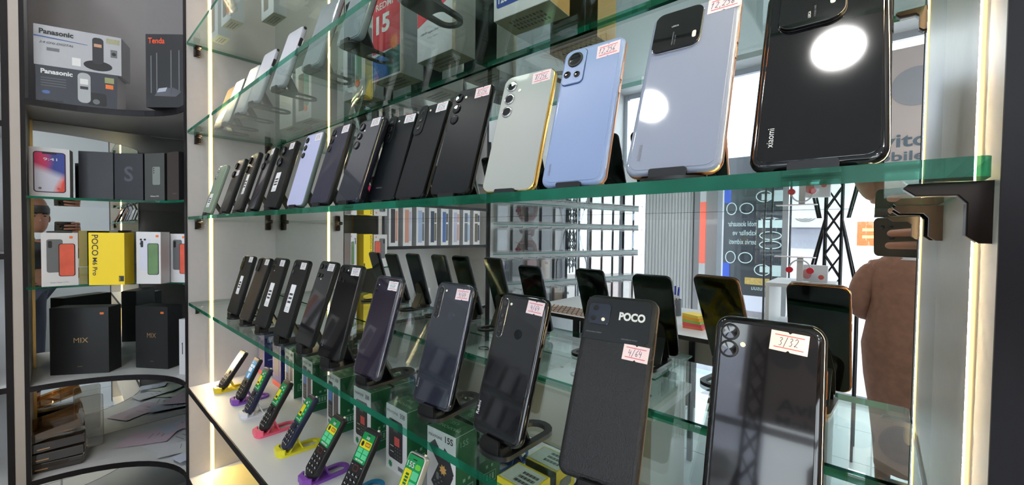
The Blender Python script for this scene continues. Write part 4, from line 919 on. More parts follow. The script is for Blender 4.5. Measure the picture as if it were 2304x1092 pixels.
def cb(name, label, BL, BR, z, h, d, m, side, dxy=(0, 0), wk=1.0, group=None):
    c, yaw, w = base_from(BL, BR); w *= wk
    return carton(name, label, group, (c[0] + dxy[0], c[1] + dxy[1], z), yaw, w, d, h, m, side), w
GB = 'phone boxes on the upper curved glass shelf'
t, w = cb('phone_box', 'white phone box with a red and blue phone picture in the corner', (-2.149, -.064), (-2.132, .030), B_ + .0003, .172, .05, WHC, WHS, group=GB)
o = decal(t, 'printed_phone', rrect(-w*.40, .018, w*.40, .158, .009, 5), mat('plum_rim_print', rgb(60, 30, 60), .3))
o2 = decal(o, 'printed_screen', rrect(-w*.37, .021, w*.37, .155, .007, 5), wallpaper(), lift=.0008)
text(o2, 'printed_time', '9:41', -w*.15, .128, .0095, WHTXT, w=w*.34, y=-.0012)
decal(o2, 'printed_notch', rrect(-w*.18, .150, w*.18, .155, .002, 3), INK, lift=.0011); decal(o2, 'printed_icon', disc(-w*.24, .032, .004), PHG, lift=.0011); decal(o2, 'printed_icon', disc(w*.22, .032, .004), REDP, lift=.0011)
t, w = cb('phone_box', 'plain black phone box beside the red and blue one', (-2.165, .052), (-2.105, .138), B_ + .0003, .176, .052, BLC2, BLC, group=GB)
t, w = cb('phone_box', 'charcoal phone box with a dark letter S', (-2.105, .142), (-2.028, .212), B_ + .0003, .174, .05, BLC2, BLC, group=GB)
text(t, 'printed_letter', 'S', 0, .098, .056, mat('dark_grey_lettering', rgb(78, 80, 90), .4), y=-.0006, bold=.02, center=True)
t, w = cb('phone_box', 'charcoal phone box with a pale phone picture', (-2.020, .216), (-1.945, .262), B_ + .0003, .174, .045, mat('olive_charcoal_carton', rgb(74, 76, 76), .5), BLC, group=GB)
o = decal(t, 'printed_phone', rrect(-w*.10, .058, w*.28, .124, .005, 4), mat('pale_phone_print', rgb(132, 140, 136), .4)); 
for k in range(3): decal(o, 'printed_lens', disc(-w*.03, .118 - .008*k, .0022, 10), INK, lift=.0008)
text(t, 'printed_name', 'Galaxy S21', 0, .016, .0055, WHTXT, w=w*.42, y=-.0006, center=True, bold=.02)
t, w = cb('phone_box', 'dark brown phone box half behind the cabinet side', (-1.935, .268), (-1.862, .290), B_ + .0003, .174, .045, mat('dark_brown_carton', rgb(66, 58, 56), .5), BLC, group=GB)
text(t, 'printed_name', 'Note 20', -w*.0, .022, .0055, GREYTXT, w=w*.3, y=-.0006)

GC = 'phone boxes on the lower curved glass shelf'
def phpair(t, w, h, back, front, x0=-.36):
    a = decal(t, 'printed_phone', rrect(w*x0, h*.26, w*(x0+.44), h*.88, .006, 4), back)
    decal(a, 'printed_camera', rrect(w*(x0+.04), h*.72, w*(x0+.15), h*.85, .003, 3), INK, lift=.0006)
    b = decal(t, 'printed_phone', rrect(w*(x0+.32), h*.18, w*(x0+.78), h*.80, .006, 4), INK, lift=.0008)
    decal(b, 'printed_screen', rrect(w*(x0+.345), h*.19, w*(x0+.755), h*.79, .005, 4), front, lift=.0010)
CORAL = mat('coral_screen_print', rgb(222, 96, 76), .4, var=.4, scale=22); GRNS = mat('green_screen_print', rgb(96, 132, 84), .4, var=.5, scale=14)
t, w = cb('phone_box', 'white phone box with a grey and a coral phone, leftmost on the lower curved shelf', (-1.945, -.036), (-1.943, .043), C_ + .0003, .170, .055, WHC, WHC, group=GC)
phpair(t, w, .17, PHG, CORAL); decal(t, 'orange_badge', rrect(w*.26, .152, w*.36, .160, .002, 3), ORANGE); text(t, 'printed_name', 'Redmi Note 12 Pro', -w*.26, .010, .004, GREYTXT, w=w*.5, y=-.0006)
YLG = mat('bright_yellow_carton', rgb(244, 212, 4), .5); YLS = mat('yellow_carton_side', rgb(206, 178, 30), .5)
t, w = cb('phone_box', 'bright yellow phone box with black upright lettering', (-1.912, .066), (-1.852, .146), C_ + .0003, .172, .045, YLG, YLS, group=GC)
text(t, 'printed_name', 'POCO', -w*.44 + .003, .165, .018, INK, w=.068, rot=-UP, y=-.0006, bold=.01); text(t, 'printed_name', 'M6 Pro', -w*.44 + .005, .090, .013, INK, w=.058, rot=-UP, y=-.0006, bold=.01)
o = decal(t, 'printed_badge', rect(w*.34, .012, w*.48, .030), INK); text(o, 'printed_name', 'xiaomi', w*.38, .014, .003, YLG, rot=UP, y=-.0012)
t, w = cb('phone_box', 'white phone box with a pale and a green phone in the corner', (-1.862, .176), (-1.808, .232), C_ + .0003, .176, .04, WHC, WHC, group=GC)
phpair(t, w, .172, mat('pale_lilac_print', rgb(206, 208, 226), .4), GRNS); decal(t, 'orange_badge', rrect(w*.30, .158, w*.42, .166, .002, 3), ORANGE)
for k in range(3): decal(t, 'printed_lens', disc(-w*(.30 - .16*(k == 2)), .150 - .014*(k % 2), .0035, 12), INK, lift=.0010)
t, w = cb('phone_box', 'white phone box with coral phone, cut off by the cabinet side', (-1.812, .238), (-1.740, .2915), C_ + .0003, .170, .04, WHC, WHC, dxy=(-.036, .02), wk=.86, group=GC)
phpair(t, w, .17, PHG, CORAL); decal(t, 'orange_badge', rrect(w*.10, .155, w*.2, .162, .002, 3), ORANGE)

GD = 'large black boxes on the white corner shelf'
GOLDT = mat('gold_lettering', rgb(196, 160, 112), .35, metal=.5)
t, w = cb('phone_box', 'wide black box with gold lettering, left of the pair on the corner shelf', (-2.218, -.024), (-2.115, .122), D_ + .0003, .245, .065, BLC, BLC, group=GD)
text(t, 'printed_name', 'MIX', .004, .125, .018, GOLDT, w=.044, y=-.0006, center=True); decal(t, 'orange_badge', rrect(w*.35, .218, w*.42, .226, .002, 3), ORANGE); text(t, 'printed_name', 'XIAOMI', 0, .028, .003, GOLDT, y=-.0006, center=True)
t, w = cb('phone_box', 'tall black box with gold lettering, right of the pair on the corner shelf', (-2.118, .196), (-2.008, .276), D_ + .0003, .240, .060, BLC, BLC, group=GD)
text(t, 'printed_name', 'MIX', .000, .128, .018, GOLDT, w=.038, y=-.0006, center=True); decal(t, 'orange_badge', rrect(w*.28, .212, w*.38, .220, .002, 3), ORANGE); text(t, 'printed_name', 'XIAOMI', 0, .028, .003, GOLDT, y=-.0006, center=True)
t = carton('phone_box', 'narrow white box half hidden behind the cabinet side', None, (-1.885, .312, D_ + .0003), 35, .06, .05, .205, WHC, WHS)
decal(t, 'printed_stroke', [(-.018, .075), (-.015, .075), (-.015, .120), (-.020, .114), (-.018, .112)], PHB)

# old clear phone cases stacked at the left of the lowest corner shelf
AMB = glassmat('amber_clear_plastic', (.72, .55, .36), 1.5, boost=1.4, base=.05); DKC = mat('dark_glossy_plastic', rgb(44, 36, 32), .12, coat=1.0, var=.3, scale=9)
z = E_ + .0005
for k, (lab, dx) in enumerate((('lowest dark glossy phone case of the pile on the corner shelf', 0), ('second dark glossy phone case of the pile on the corner shelf', .004), ('third dark glossy phone case from below in the pile', -.003))):
    t = thing('phone_case', lab, 'phone case', (-2.195 + dx, -.005, z), radians(80 + k*4), 'pile of old phone cases')
    slab(MB(), -.068, 0, .068, .034, .006, -.045, .045, .004).build('shell', DKC, t)
    decal(t, 'case_label', rect(-.05, .010, -.02, .014), GOLDT, y=-.0452)
    z += .036
t = thing('phone_case', 'amber clear case tray tilted on top of the pile', 'phone case', (-2.19, -.008, z + .020), radians(86), 'pile of old phone cases', rotx=radians(12))
mb = MB(); slab(mb, -.070, 0, .070, .010, .004, -.045, .045, .002); mb.box(-.070, -.064, -.045, .045, .008, .052).box(.064, .070, -.045, .045, .008, .052).box(-.066, .066, .040, .045, .008, .052).box(-.066, .066, -.045, -.041, .008, .030)
o = mb.build('tray', AMB, t, smooth=False); t.rotation_euler = (radians(6), radians(-14), radians(84))
casecl = glassmat('clear_case_plastic', (.80, .78, .74), 1.5, boost=1.8, base=.03)
t = thing('phone_case', 'upright clear case leaning behind the pile by the mirror', 'phone case', (-2.27, .065, E_ + .001), radians(90), 'pile of old phone cases', rotx=radians(-8))
slab(MB(), -.03, 0, .05, .20, .01, 0, .012, .003).build('shell', casecl, t)

# loose papers on the lowest corner shelf
random.seed(4)
PP = [mat('paper_%s' % n, c, .6) for n, c in (('white', rgb(214, 216, 222)), ('pinkish', rgb(216, 196, 210)), ('greenish', rgb(206, 216, 202)), ('bluish', rgb(196, 204, 220)))]
labs = ['white sheet with pink print on the paper pile', 'greenish sheet at the front of the paper pile', 'bluish folded sheet over the paper pile', 'pink tinted receipt on the corner shelf', 'white receipt near the shelf edge', 'crumpled white sheet against the mirror', 'long white sheet sloping to the right', 'small grey receipt at the right end of the lowest corner shelf']
spots = [(-2.10, .33, 20, .14, .20), (-2.20, .24, -30, .12, .17), (-2.03, .40, 50, .15, .20), (-2.24, .36, 10, .10, .16), (-2.00, .31, -15, .10, .13), (-2.20, .47, 35, .16, .18), (-1.93, .42, -40, .13, .20), (-1.90, .33, 15, .07, .11)]
for k, (x, y, a, w, l) in enumerate(spots):
    mb = MB(); n = 4; a = radians(a); zb_ = E_ + .0012 + .0022*k; tl = .012*(k % 3); top = []
    for i in range(n + 1):
        for j in range(n + 1):
            u, v = i/n - .5, j/n - .5
            px, py = x + u*w*cos(a) - v*l*sin(a), y + u*w*sin(a) + v*l*cos(a)
            top.append((px, py, zb_ + tl*max(0, v + .1)**2 + .0012*abs(u)*(k % 2)))
    dx_ = max(0, XB + .006 - min(p[0] for p in top)) - max(0, max(p[0] for p in top) + 1.795); dy_ = -max(0, max(p[1] for p in top) - YM + .006)
    mb.v = [(p[0] + dx_, p[1] + dy_, p[2]) for p in top] + [(p[0] + dx_, p[1] + dy_, p[2] - .0005) for p in top]
    m_ = n + 1; N = m_*m_
    for i in range(n):
        for j in range(n):
            f = (i*m_+j, (i+1)*m_+j, (i+1)*m_+j+1, i*m_+j+1); mb.f += [f, tuple(q + N for q in f[::-1])]; mb.m += [0, 0]
    mb.add([], [])
    pr = MB(); kk = [(-.3, .25, .34, .02), (-.3, .12, .2, .015), (-.3, 0, .38, .015)]
    for u0, v0, uw, vh in kk:
        q4 = [(u0, v0), (u0 + uw, v0), (u0 + uw, v0 + vh), (u0, v0 + vh)]
        P4 = [(x + dx_ + uu*w*cos(a) - vv*l*sin(a), y + dy_ + uu*w*sin(a) + vv*l*cos(a), zb_ + .0006 + tl*max(0, vv + .1)**2 + .0012*abs(uu)*(k % 2)) for uu, vv in q4]
        pr.add(P4, [(0, 1, 2, 3)])
    o = mb.build('paper_sheet', PP[k % 4], recalc=False, smooth=False); pr.build('printed_lines', GREYTXT, o, smooth=False, recalc=False); tag(o, labs[k], 'paper', 'loose papers on the lowest corner shelf')
# ------------------------------------------------------------------ the rest of the shop, seen in the mirrors
# boxes on the cabinet left of the corner
random.seed(7)
GL = 'white phone boxes in the left cabinet'
ordn = ['first', 'second', 'third', 'fourth', 'fifth', 'sixth', 'seventh', 'eighth', 'ninth', 'tenth', 'eleventh', 'twelfth', 'thirteenth', 'fourteenth']
proto = None
cols = [mat('print_coral', rgb(196, 140, 120), .5), mat('print_blue', rgb(60, 96, 160), .5), mat('print_brown', rgb(92, 84, 66), .5), mat('print_pale_blue', rgb(150, 170, 206), .5), mat('print_lilac', rgb(170, 176, 206), .5), PHB, mat('print_navy', rgb(40, 54, 84), .5), mat('print_slate', rgb(86, 96, 110), .5)]
def leftbox(y, z, k, label):
    global proto
    if proto is None:
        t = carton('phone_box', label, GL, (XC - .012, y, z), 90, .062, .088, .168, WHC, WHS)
        decal(t, 'printed_strip', rect(-.010, .02, .018, .15), PHB); decal(t, 'printed_strip', rect(-.026, .03, -.012, .14), cols[0])
        proto = t; root = t
    else:
        root = proto.copy(); col.objects.link(root); root.location = (XC - .012, y, z)
        for ch in proto.children:
            c = ch.copy(); c.parent = root; col.objects.link(c)
            if ch.name.startswith('printed'):
                c.data = ch.data.copy(); c.data.materials[0] = cols[(k * 3 + len(ch.name)) % len(cols)]
        root['label'] = label
for k in range(8): leftbox(-.185 - .095*k, 1.4103, k, '%s white phone box from the corner on the eye-level shelf of the left cabinet' % ordn[k])
for k in range(6): leftbox(-.20 - .12*k, 1.8403, k + 3, '%s white phone box from the corner on the upper shelf of the left cabinet' % ordn[k])
for k in range(3): leftbox(-.22 - .2*k, .9703, k + 5, '%s white phone box from the corner on the low shelf of the left cabinet' % ordn[k])

# slat wall with hooks and hanging phone cases
P0, P1 = Vector((-2.13, -.975, 0)), Vector((-1.72, -2.56, 0))
dv = (P1 - P0).normalized(); L = (P1 - P0).length; ang = math.atan2(dv.y, dv.x)
# local x runs along the wall from the corner, local -y faces the shop
sw = thing('slat_wall', 'grey slat wall panel with rows of hooks and glass strips', 'wall panel', (P0.x, P0.y, 0), ang)
BOARD = mat('slat_board', rgb(196, 202, 206), .4, var=.03)
sgn = 1
mb = MB()
for k in range(13): mb.box(0, L, -.0, -.014, .55 + .12*k + .012, .55 + .12*(k + 1))
mb.box(0, L, -.02, -.014, .55, 2.11)
# the panel's visible side is +y in its own frame when it runs away from the viewer
mb2 = MB()
for v in mb.v: mb2.v.append((v[0], -v[1], v[2]))
mb2.f = mb.f; mb2.m = mb.m
mb2.build('slat_board', BOARD, sw, smooth=False)
MB().box(-.02, 0, -.02, .03, .5, 2.15).build('end_post', EDGE, sw, smooth=False)
TEAL = mat('teal_glass_edge', rgb(60, 160, 150), .15, coat=.5)
casecols = [('clear', glassmat('clear_pouch', (.86, .88, .90), 1.5, boost=2.5, base=.12)), ('black', mat('case_black', rgb(40, 42, 50), .25, coat=.5)), ('white', mat('case_white', rgb(216, 218, 222), .25, coat=.5)),
            ('grey', mat('case_grey', rgb(110, 116, 126), .25, coat=.5)), ('pink', mat('case_pink', rgb(206, 160, 164), .25, coat=.5)), ('beige', mat('case_beige', rgb(206, 186, 168), .25, coat=.5)), ('maroon', mat('case_maroon', rgb(120, 70, 76), .25, coat=.5)), ('navy', mat('case_navy', rgb(56, 66, 92), .25, coat=.5))]
def pack_mesh(): return None
pack_root = None
rowz = (1.755, 1.53, 1.30, 1.07)
rown = ('top row', 'second row', 'third row', 'bottom row')
pat = [[2, 3, 7, 1, 2, 1, 2, 5, 2, 1, 3, 2], [0, 1, 3, 7, 2, 1, 0, 5, 2, 3, 1, 0], [3, 0, 4, 5, 1, 3, 2, 6, 4, 3, 6, 4], [2, 2, 3, 2, 5, 2, 0, 2, 6, 4, 2, 5]]
PDEPTH = .045
for r, z in enumerate(rowz):
    for c in range(12):
        x = .085 + c * (L - .16) / 11
        nm, m = casecols[pat[r][c]]
        lab = '%s phone case pack on the %s of the slat wall, %s from the corner' % (nm, rown[r], ordn[c])
        if pack_root is None:
            t = thing('phone_case_pack', lab, 'phone case', (0, 0, 0), 0, 'phone case packs hanging on the slat wall')
            mb = MB()
            for i in range(3): slab(mb, -.042, -.165, .042, -.012, .008, .020 + .018*i, .030 + .018*i, .002, n=3)
            mb.build('case', m, t); MB().box(-.054, .054, .016, .076, -.175, 0).build('pouch', casecols[0][1], t, smooth=False)
            MB().tube([(0, .014, .008), (0, .12, .008), (0, .13, .016)], .0025, 6).build('hook', CHROME, t)
            pack_root = t; root = t
        else:
            root = pack_root.copy(); col.objects.link(root)
            for ch in pack_root.children:
                cc_ = ch.copy(); cc_.parent = root; col.objects.link(cc_)
                if ch.name.startswith('case'): cc_.data = ch.data.copy(); cc_.data.materials[0] = m
        M = Matrix.Translation(P0) @ Matrix.Rotation(ang, 4, 'Z')
        p = M @ Vector((x, .0, z)); root.location = p; root.rotation_euler = (0, 0, ang); root['label'] = lab
    MB().box(.03, L - .02, .016, .022, z - .197, z - .191).build('glass_strip', TEAL, sw, smooth=False)

# ribbed white panel between the slat wall and the shop front
rp = thing('ribbed_panel', 'tall white ribbed panel between the slat wall and the shop door', 'wall panel', (-1.66, -2.62, 0), math.atan2(-.30, .34))
RIB = mat('ribbed_white', rgb(232, 236, 240), .4)
mb = MB(); mb.box(0, .45, -.02, 0, 0, CEIL - .3)
for k in range(15): mb.box(.006 + .03*k, .024 + .03*k, 0, .012, 0, CEIL - .3)
mb.build('ribbed_board', RIB, rp, smooth=False)
MB().box(.45, .50, -.02, .03, 0, CEIL - .3).build('end_post', FRAMEM, rp, smooth=False)

# low white showcase counter with a glass top in front of the desk
sh = thing('showcase_counter', 'low white showcase counter with a glass top', 'counter', (-1.28, -.50, 0))
MB().box(-.62, .60, -.40, 0, .05, .74).build('body', mat('counter_grey', rgb(168, 168, 164), .45, var=.03), sh, smooth=False)
MB().box(-.64, .62, -.42, .03, .74, .775).build('white_ledge', WHITEB, sh, smooth=False)
MB().prismz(rect(-.64, -.42, .62, .02), .905, .913, 0, 1).build('glass_top', [GLASS, GEDGE], sh, smooth=False)
mb = MB()
for x in (-.62, .0, .59): mb.box(x, x + .008, -.40, 0.0, .776, .904)
mb.build('glass_divider', PANE, sh, smooth=False)
random.seed(3)
for k in range(7):
    x, y = -1.80 + .17*k, -.62 - .05*(k % 2)
    t = thing('charging_cable', 'coiled %s cable in the showcase, %s from the corner side' % (('black', 'white')[k % 2], ordn[k]), 'cable', (x, y, .7758), 0, 'coiled cables in the showcase')
    MB().tube([(.035*cos(a*.4), .028*sin(a*.4), .004 + .0016*(a/16)) for a in range(48)], .0022, 6).build('coil', BLACK if k % 2 == 0 else WHITEB, t)
    MB().box(.028, .048, -.006, .006, .001, .008).build('plug', CHROME, t, smooth=False)
tag(MB().box(-1.52, -1.36, -.80, -.70, .9135, .9150).build('paper_sheet', mat('mint_paper', rgb(150, 214, 160), .6), smooth=False), 'mint green sheet on the showcase glass', 'paper')

# desk
dk = thing('desk', 'white desk with black edges and black legs', 'desk', (-1.15, -1.33, 0))
MB().box(-.62, .62, -.38, .40, .982, 1.0).build('desktop', WHITEB, dk, smooth=False)
MB().box(-.622, .622, .40, .404, .980, 1.001).build('desktop_edging', EDGE, dk, smooth=False)
for x in (-.59, -.2, .25, .59):
    for y in (.37, -.33): MB().box(x - .015, x + .015, y - .015, y + .015, 0, .98).build('leg', EDGE, dk, smooth=False)
MB().box(-.60, .60, -.37, -.35, .35, .97).build('modesty_panel', mat('beige_grey_panel', rgb(150, 146, 132), .5), dk, smooth=False)
tr = thing('woven_tray', 'brown woven mat with dark lattice on the desk', 'mat', (-1.42, -1.06, 1.0003))
MB().box(-.24, .24, -.10, .10, 0, .004).build('base', mat('tan_weave', rgb(206, 180, 160), .6), tr, smooth=False)
mb = MB()
for k in range(-14, 15):
    for s_ in (1, -1):
        a = Vector((k*.034, -.10, 0)); b = a + Vector((s_*.10, .20, 0))
        if abs(a.x) < .24 and abs(b.x) < .24:
            n_ = Vector((.20, -s_*.10, 0)).normalized()*.003
            mb.add([(p.x, p.y, z) for z in (.004, .006) for p in (a - n_, a + n_, b + n_, b - n_)], [(3, 2, 1, 0), (4, 5, 6, 7), (0, 1, 5, 4), (1, 2, 6, 5), (2, 3, 7, 6), (3, 0, 4, 7)])
mb.build('lattice', mat('dark_weave', rgb(70, 50, 44), .6), tr, smooth=False)
pc = thing('pen_cup', 'grey pen cup on the desk', 'pen cup', (-.93, -1.42, 1.0003))
MB().lathe([(.034, 0), (.038, .001), (.038, .10), (.034, .10), (.033, .004)], 20).build('cup', mat('pen_cup_grey', rgb(90, 94, 100), .5), pc)
for k, (dx, dy) in enumerate(((.0, .0), (.015, .01), (-.016, .008), (.006, -.016))):
    t = thing('pen', 'blue capped pen in the grey cup, %s of four' % ('tallest', 'rightmost', 'leftmost', 'front one')[k], 'pen', (-.93 + dx, -1.42 + dy, 1.006), 0, 'pens in the grey cup')
    MB().tube([(0, 0, 0), (dx*.6, dy*.6, .13)], .004, 8).build('barrel', WHTXT, t); MB().tube([(dx*.6, dy*.6, .12), (dx*.9, dy*.9, .165 + (.01 if k == 0 else 0))], .0055, 8).build('cap', mat('pen_blue', rgb(40, 54, 170), .35), t)
for k, (c_, nm) in enumerate(((rgb(236, 120, 90), 'salmon'), (rgb(230, 90, 110), 'rose'), (rgb(150, 190, 90), 'green'), (rgb(240, 170, 60), 'orange'), (rgb(232, 206, 80), 'yellow'))):
    o = MB().box(-.05, .05, -.04, .04, 0, .015).build('note_pad', mat('note_' + nm, c_, .6), None, loc=(-.72, -1.14, 1.0003 + .0153*k), smooth=False); o.rotation_euler = (0, 0, .1*k)
    tag(o, '%s sticky note pad in the bright stack on the desk' % nm, 'note pad', 'stack of sticky note pads')

# white unit with a black metal truss, headphones on a stand and a cable coil
wu = thing('white_shelf_unit', 'white open shelf unit behind the desk', 'shelf unit', (-.30, -1.85, 0))
MB().box(-.19, .12, -.20, .20, 1.205, 1.225).build('top', WHITEB, wu, smooth=False)
MB().box(.10, .12, -.20, .20, 0, 1.205).build('side_panel', WHITEB, wu, smooth=False)
MB().box(-.19, -.17, -.20, .20, 0, 1.205).build('side_panel', WHITEB, wu, smooth=False)
for z in (.25, .62, .95): MB().box(-.17, .10, -.20, .20, z, z + .018).build('shelf', WHITEB, wu, smooth=False)
t = thing('cable_coil', 'black coiled cable hanging on the side of the white shelf unit', 'cable', (-.165, -1.72, .98))
mb = MB()
for k in range(6): mb.tube([(.0 + .004*k, .05*cos(a*.5236) + .004*k, .075*sin(a*.5236)) for a in range(13)], .003, 6)
mb.build('coil', BLACK, t)
tw = thing('truss_stand', 'black metal truss stand with spread legs', 'stand', (-.24, -2.52, 0))
mb = MB(); top = []
for sx, sy in ((-1, -1), (1, -1), (1, 1), (-1, 1)):
    mb.tube([(sx*.045, sy*.045, 1.0), (sx*.045, sy*.045, 2.5)], .008, 8); mb.tube([(sx*.045, sy*.045, 1.62), (sx*.14, sy*.14, 1.12), (sx*.14, sy*.14, 0)], .008, 8)
mb.build('upright', EDGE, tw)
mb = MB()
cs = [(-.045, -.045), (.045, -.045), (.045, .045), (-.045, .045)]
for k in range(9):
    z = 1.05 + .16*k
    for i in range(4):
        a, b = cs[i], cs[(i + 1) % 4]
        mb.tube([(*a, z), (*b, z + .16)], .005, 6); mb.tube([(*b, z), (*a, z + .16)], .005, 6)
mb.build('lattice', EDGE, tw)
hs = thing('headphone_stand', 'white T-shaped headphone stand on the shelf unit', 'stand', (-.34, -1.80, 1.2255))
mb = MB(); mb.box(-.04, .04, -.03, .03, 0, .008).box(-.018, .012, -.008, .008, .008, .145)
mb.build('post', WHITEB, hs, smooth=False)
MB().box(-.13, .07, -.03, .03, .147, .152).build('crossbar', mat('pale_rose_board', rgb(226, 210, 212), .4), hs, smooth=False)
hp = thing('headphones', 'red and white headphones hanging from the white stand', 'headphones', (-.34, -1.80, 1.24))
MB().tube([(.05*cos(a*pi/12), .036, .07 + .05*sin(a*pi/12)) for a in range(13)], .004, 8).build('headband', WHITEB, hp)
for s_ in (-1, 1): MB().tube([(s_*.05, .026, .06), (s_*.05, .046, .06)], .018, 16).build('ear_cup', mat('red_plastic', rgb(200, 40, 56), .35), hp)
bx = carton('gadget_box', 'small white gadget box with pink picture beside the headphones', None, (-.29, -1.90, 1.2253), 180, .14, .05, .10, WHC, WHS)
decal(bx, 'printed_picture', disc(.03, .045, .024, 20, .03), mat('dusty_pink_print', rgb(190, 130, 130), .5)); decal(bx, 'printed_picture', disc(-.04, .03, .014), REDP)

# low dividing cabinet and counter on the right of the shop
rc = thing('side_counter', 'long white side counter along the right wall', 'counter', (1.9, -1.6, 0))
MB().box(-.3, .5, -1.4, 1.4, 0, .92).build('body', WHITEB, rc, smooth=False); MB().box(-.32, .52, -1.42, 1.42, .92, .945).build('worktop', SILVERB, rc, smooth=False)

# ------------------------------------------------------------------ outside
GROUND = mat('street_paving', rgb(168, 160, 160), .8, var=.1, scale=3)
MB().box(-9, 9, -14, -3.8, -.16, -.06).build('street', GROUND, smooth=False)['kind'] = 'structure'
bpy.data.objects['street'].name = 'floor_outside'
ow = thing('street_wall', 'white rendered house wall across the pavement', 'building', (0, -5.9, 0))
MB().box(-3.2, -.30, -.3, 0, 0, 1.6).box(-3.2, -.30, -.3, -.01, 1.6, 3.6).build('wall', mat('render_white', rgb(214, 216, 232), .8, var=.08, scale=2), ow, smooth=False)
MB().box(-3.2, -.30, 0, .01, 0, .35).build('stained_foot', mat('stained_render', rgb(150, 146, 152), .8, var=.4, scale=6), ow, smooth=False)
ac = thing('air_conditioner', 'white outdoor air conditioner on the house wall', 'air conditioner', (-.72, -5.78, 1.62))
MB().box(-.28, .20, -.11, .12, 0, .46).build('housing', WHITEB, ac, smooth=False)
mb = MB()
for k in range(9): mb.tube([( -.03 + .02*k*cos(a*pi/12), .125, .24 + .02*k*sin(a*pi/12)) for a in range(25)], .003, 5)
mb.build('fan_grille', mat('dull_grey_metal', rgb(120, 116, 116), .5), ac)
pf = thing('chalk_poster', 'black shop banner with chalk drawings and blue bottle', 'poster', (-1.62, -5.0, 1.0))
MB().box(-.02, .80, -.02, 0, -.30, 1.55).build('board', mat('banner_black', rgb(50, 54, 62), .6, var=.1), pf, smooth=False)
CH = mat('chalk_white', rgb(196, 214, 214), .7)
for s, z, h, w in (('mobil aksesuarlar', .62, .07, .34), ('kabellar ve', .50, .07, .28), ('servis xidmeti', .38, .07, .32), ('Tehlke usuu', -.22, .06, .34)):
    o = text(pf, 'chalk_writing', s, 0, 0, h, CH, w=w, y=0); 
    o.data.transform(Matrix.Translation((.42 + (.0 if z > 0 else .3), .004, z)) @ Matrix.Diagonal((-1, 1, 1, 1)))
mb = MB()
def loopz(cx, cz, rx, rz): mb.tube([(cx + rx*cos(a*pi/8), .004, cz + rz*sin(a*pi/8)) for a in range(17)], .006, 5)
for cx, cz, rx, rz in ((.12, .20, .06, .08), (.30, .20, .08, .07), (.55, .78, .1, .1), (.58, .50, .12, .05), (.58, .38, .12, .05), (.2, 1.1, .09, .12), (.55, 1.15, .12, .1), (.5, .05, .09, .07), (.5, 1.35, .05, .06)): loopz(cx, cz, rx, rz)
mb.box(.44, .74, .001, .004, .60, .70).box(.47, .58, .001, .004, .02, .1).box(.60, .72, .001, .004, -.02, .12)
mb.build('chalk_drawing', CH, pf)
MB().box(.0, .11, .001, .006, -.22, .12).box(.0, .11, .001, .006, 1.0, 1.3).build('blue_bottle_print', mat('blue_bottle_print', rgb(40, 80, 200), .4), pf, smooth=False)
MB().box(.30, .60, .001, .005, -.15, -.06).build('sweets_print', mat('sweets_print', rgb(190, 160, 90), .5, var=.5, scale=40), pf, smooth=False)
for x, lab in ((-1.00, 'left one of two black cables hanging outside the shop front'), (-.93, 'right one of two black cables hanging outside the shop front')):
    tag(MB().tube([(x + .01*sin(z*2.3), -4.4, z) for z in [k*.3 for k in range(12)]], .012, 8).build('cable', EDGE), lab, 'cable', 'black cables outside')
og = thing('orange_banner', 'bright orange shop banner across the street', 'banner', (-.12, -6.6, 1.42))
MB().box(-.12, .42, -.02, 0, -.05, .30).build('panel', mat('banner_orange', rgb(232, 104, 52), .6), og, smooth=False)
MB().box(-.06, .36, 0, .004, .16, .20).box(-.06, .30, 0, .004, .06, .10).build('printed_line', mat('banner_yellow', rgb(255, 230, 120), .6), og, smooth=False)
rd = thing('red_sign', 'red upright sign by the entrance', 'sign', (-1.86, -4.9, 0))
MB().box(-.10, .06, -.02, 0, 1.1, 1.75).build('panel', mat('sign_red', rgb(222, 96, 76), .6), rd, smooth=False); MB().box(-.10, .06, -.02, 0, 0, 1.1).build('post', GREYD, rd, smooth=False)
dn = thing('street_cabinet', 'dark grey doorway panel beside the red sign', 'door panel', (-1.78, -5.2, 0))
MB().box(-.3, .22, -.04, 0, 0, 2.3).build('panel', mat('door_grey', rgb(110, 108, 108), .5), dn, smooth=False); MB().box(.10, .125, 0, .03, 1.05, 1.45).build('handle', FRAMEM, dn, smooth=False)

# signs above the shop front, lettering readable from the street
sg = thing('window_sign', 'pale poster panel with large grey lettering in the shop front', 'sign', (.0, -3.60, 2.13))
MB().box(-.42, .62, -.012, 0, 0, .95).build('panel', mat('poster_pink_white', rgb(232, 214, 208), .6, var=.04, scale=3), sg, smooth=False)
LT = mat('sign_lettering', rgb(120, 134, 148), .5)
for s, z, h, w in (('Avito', .125, .115, .42), ('Mobile', .01, .08, .40)):
    o = text(sg, 'sign_lettering', s, 0, 0, h, LT, w=w, y=0, bold=.02); o.data.transform(Matrix.Translation((-.135, .003, z)))
for x, z, r in ((.20, .62, .16), (-.1, .62, .12)): MB().tube([(x, 0, z), (x, .004, z)], r, 28).build('printed_disc', mat('poster_grey', rgb(186, 184, 190), .6), sg)

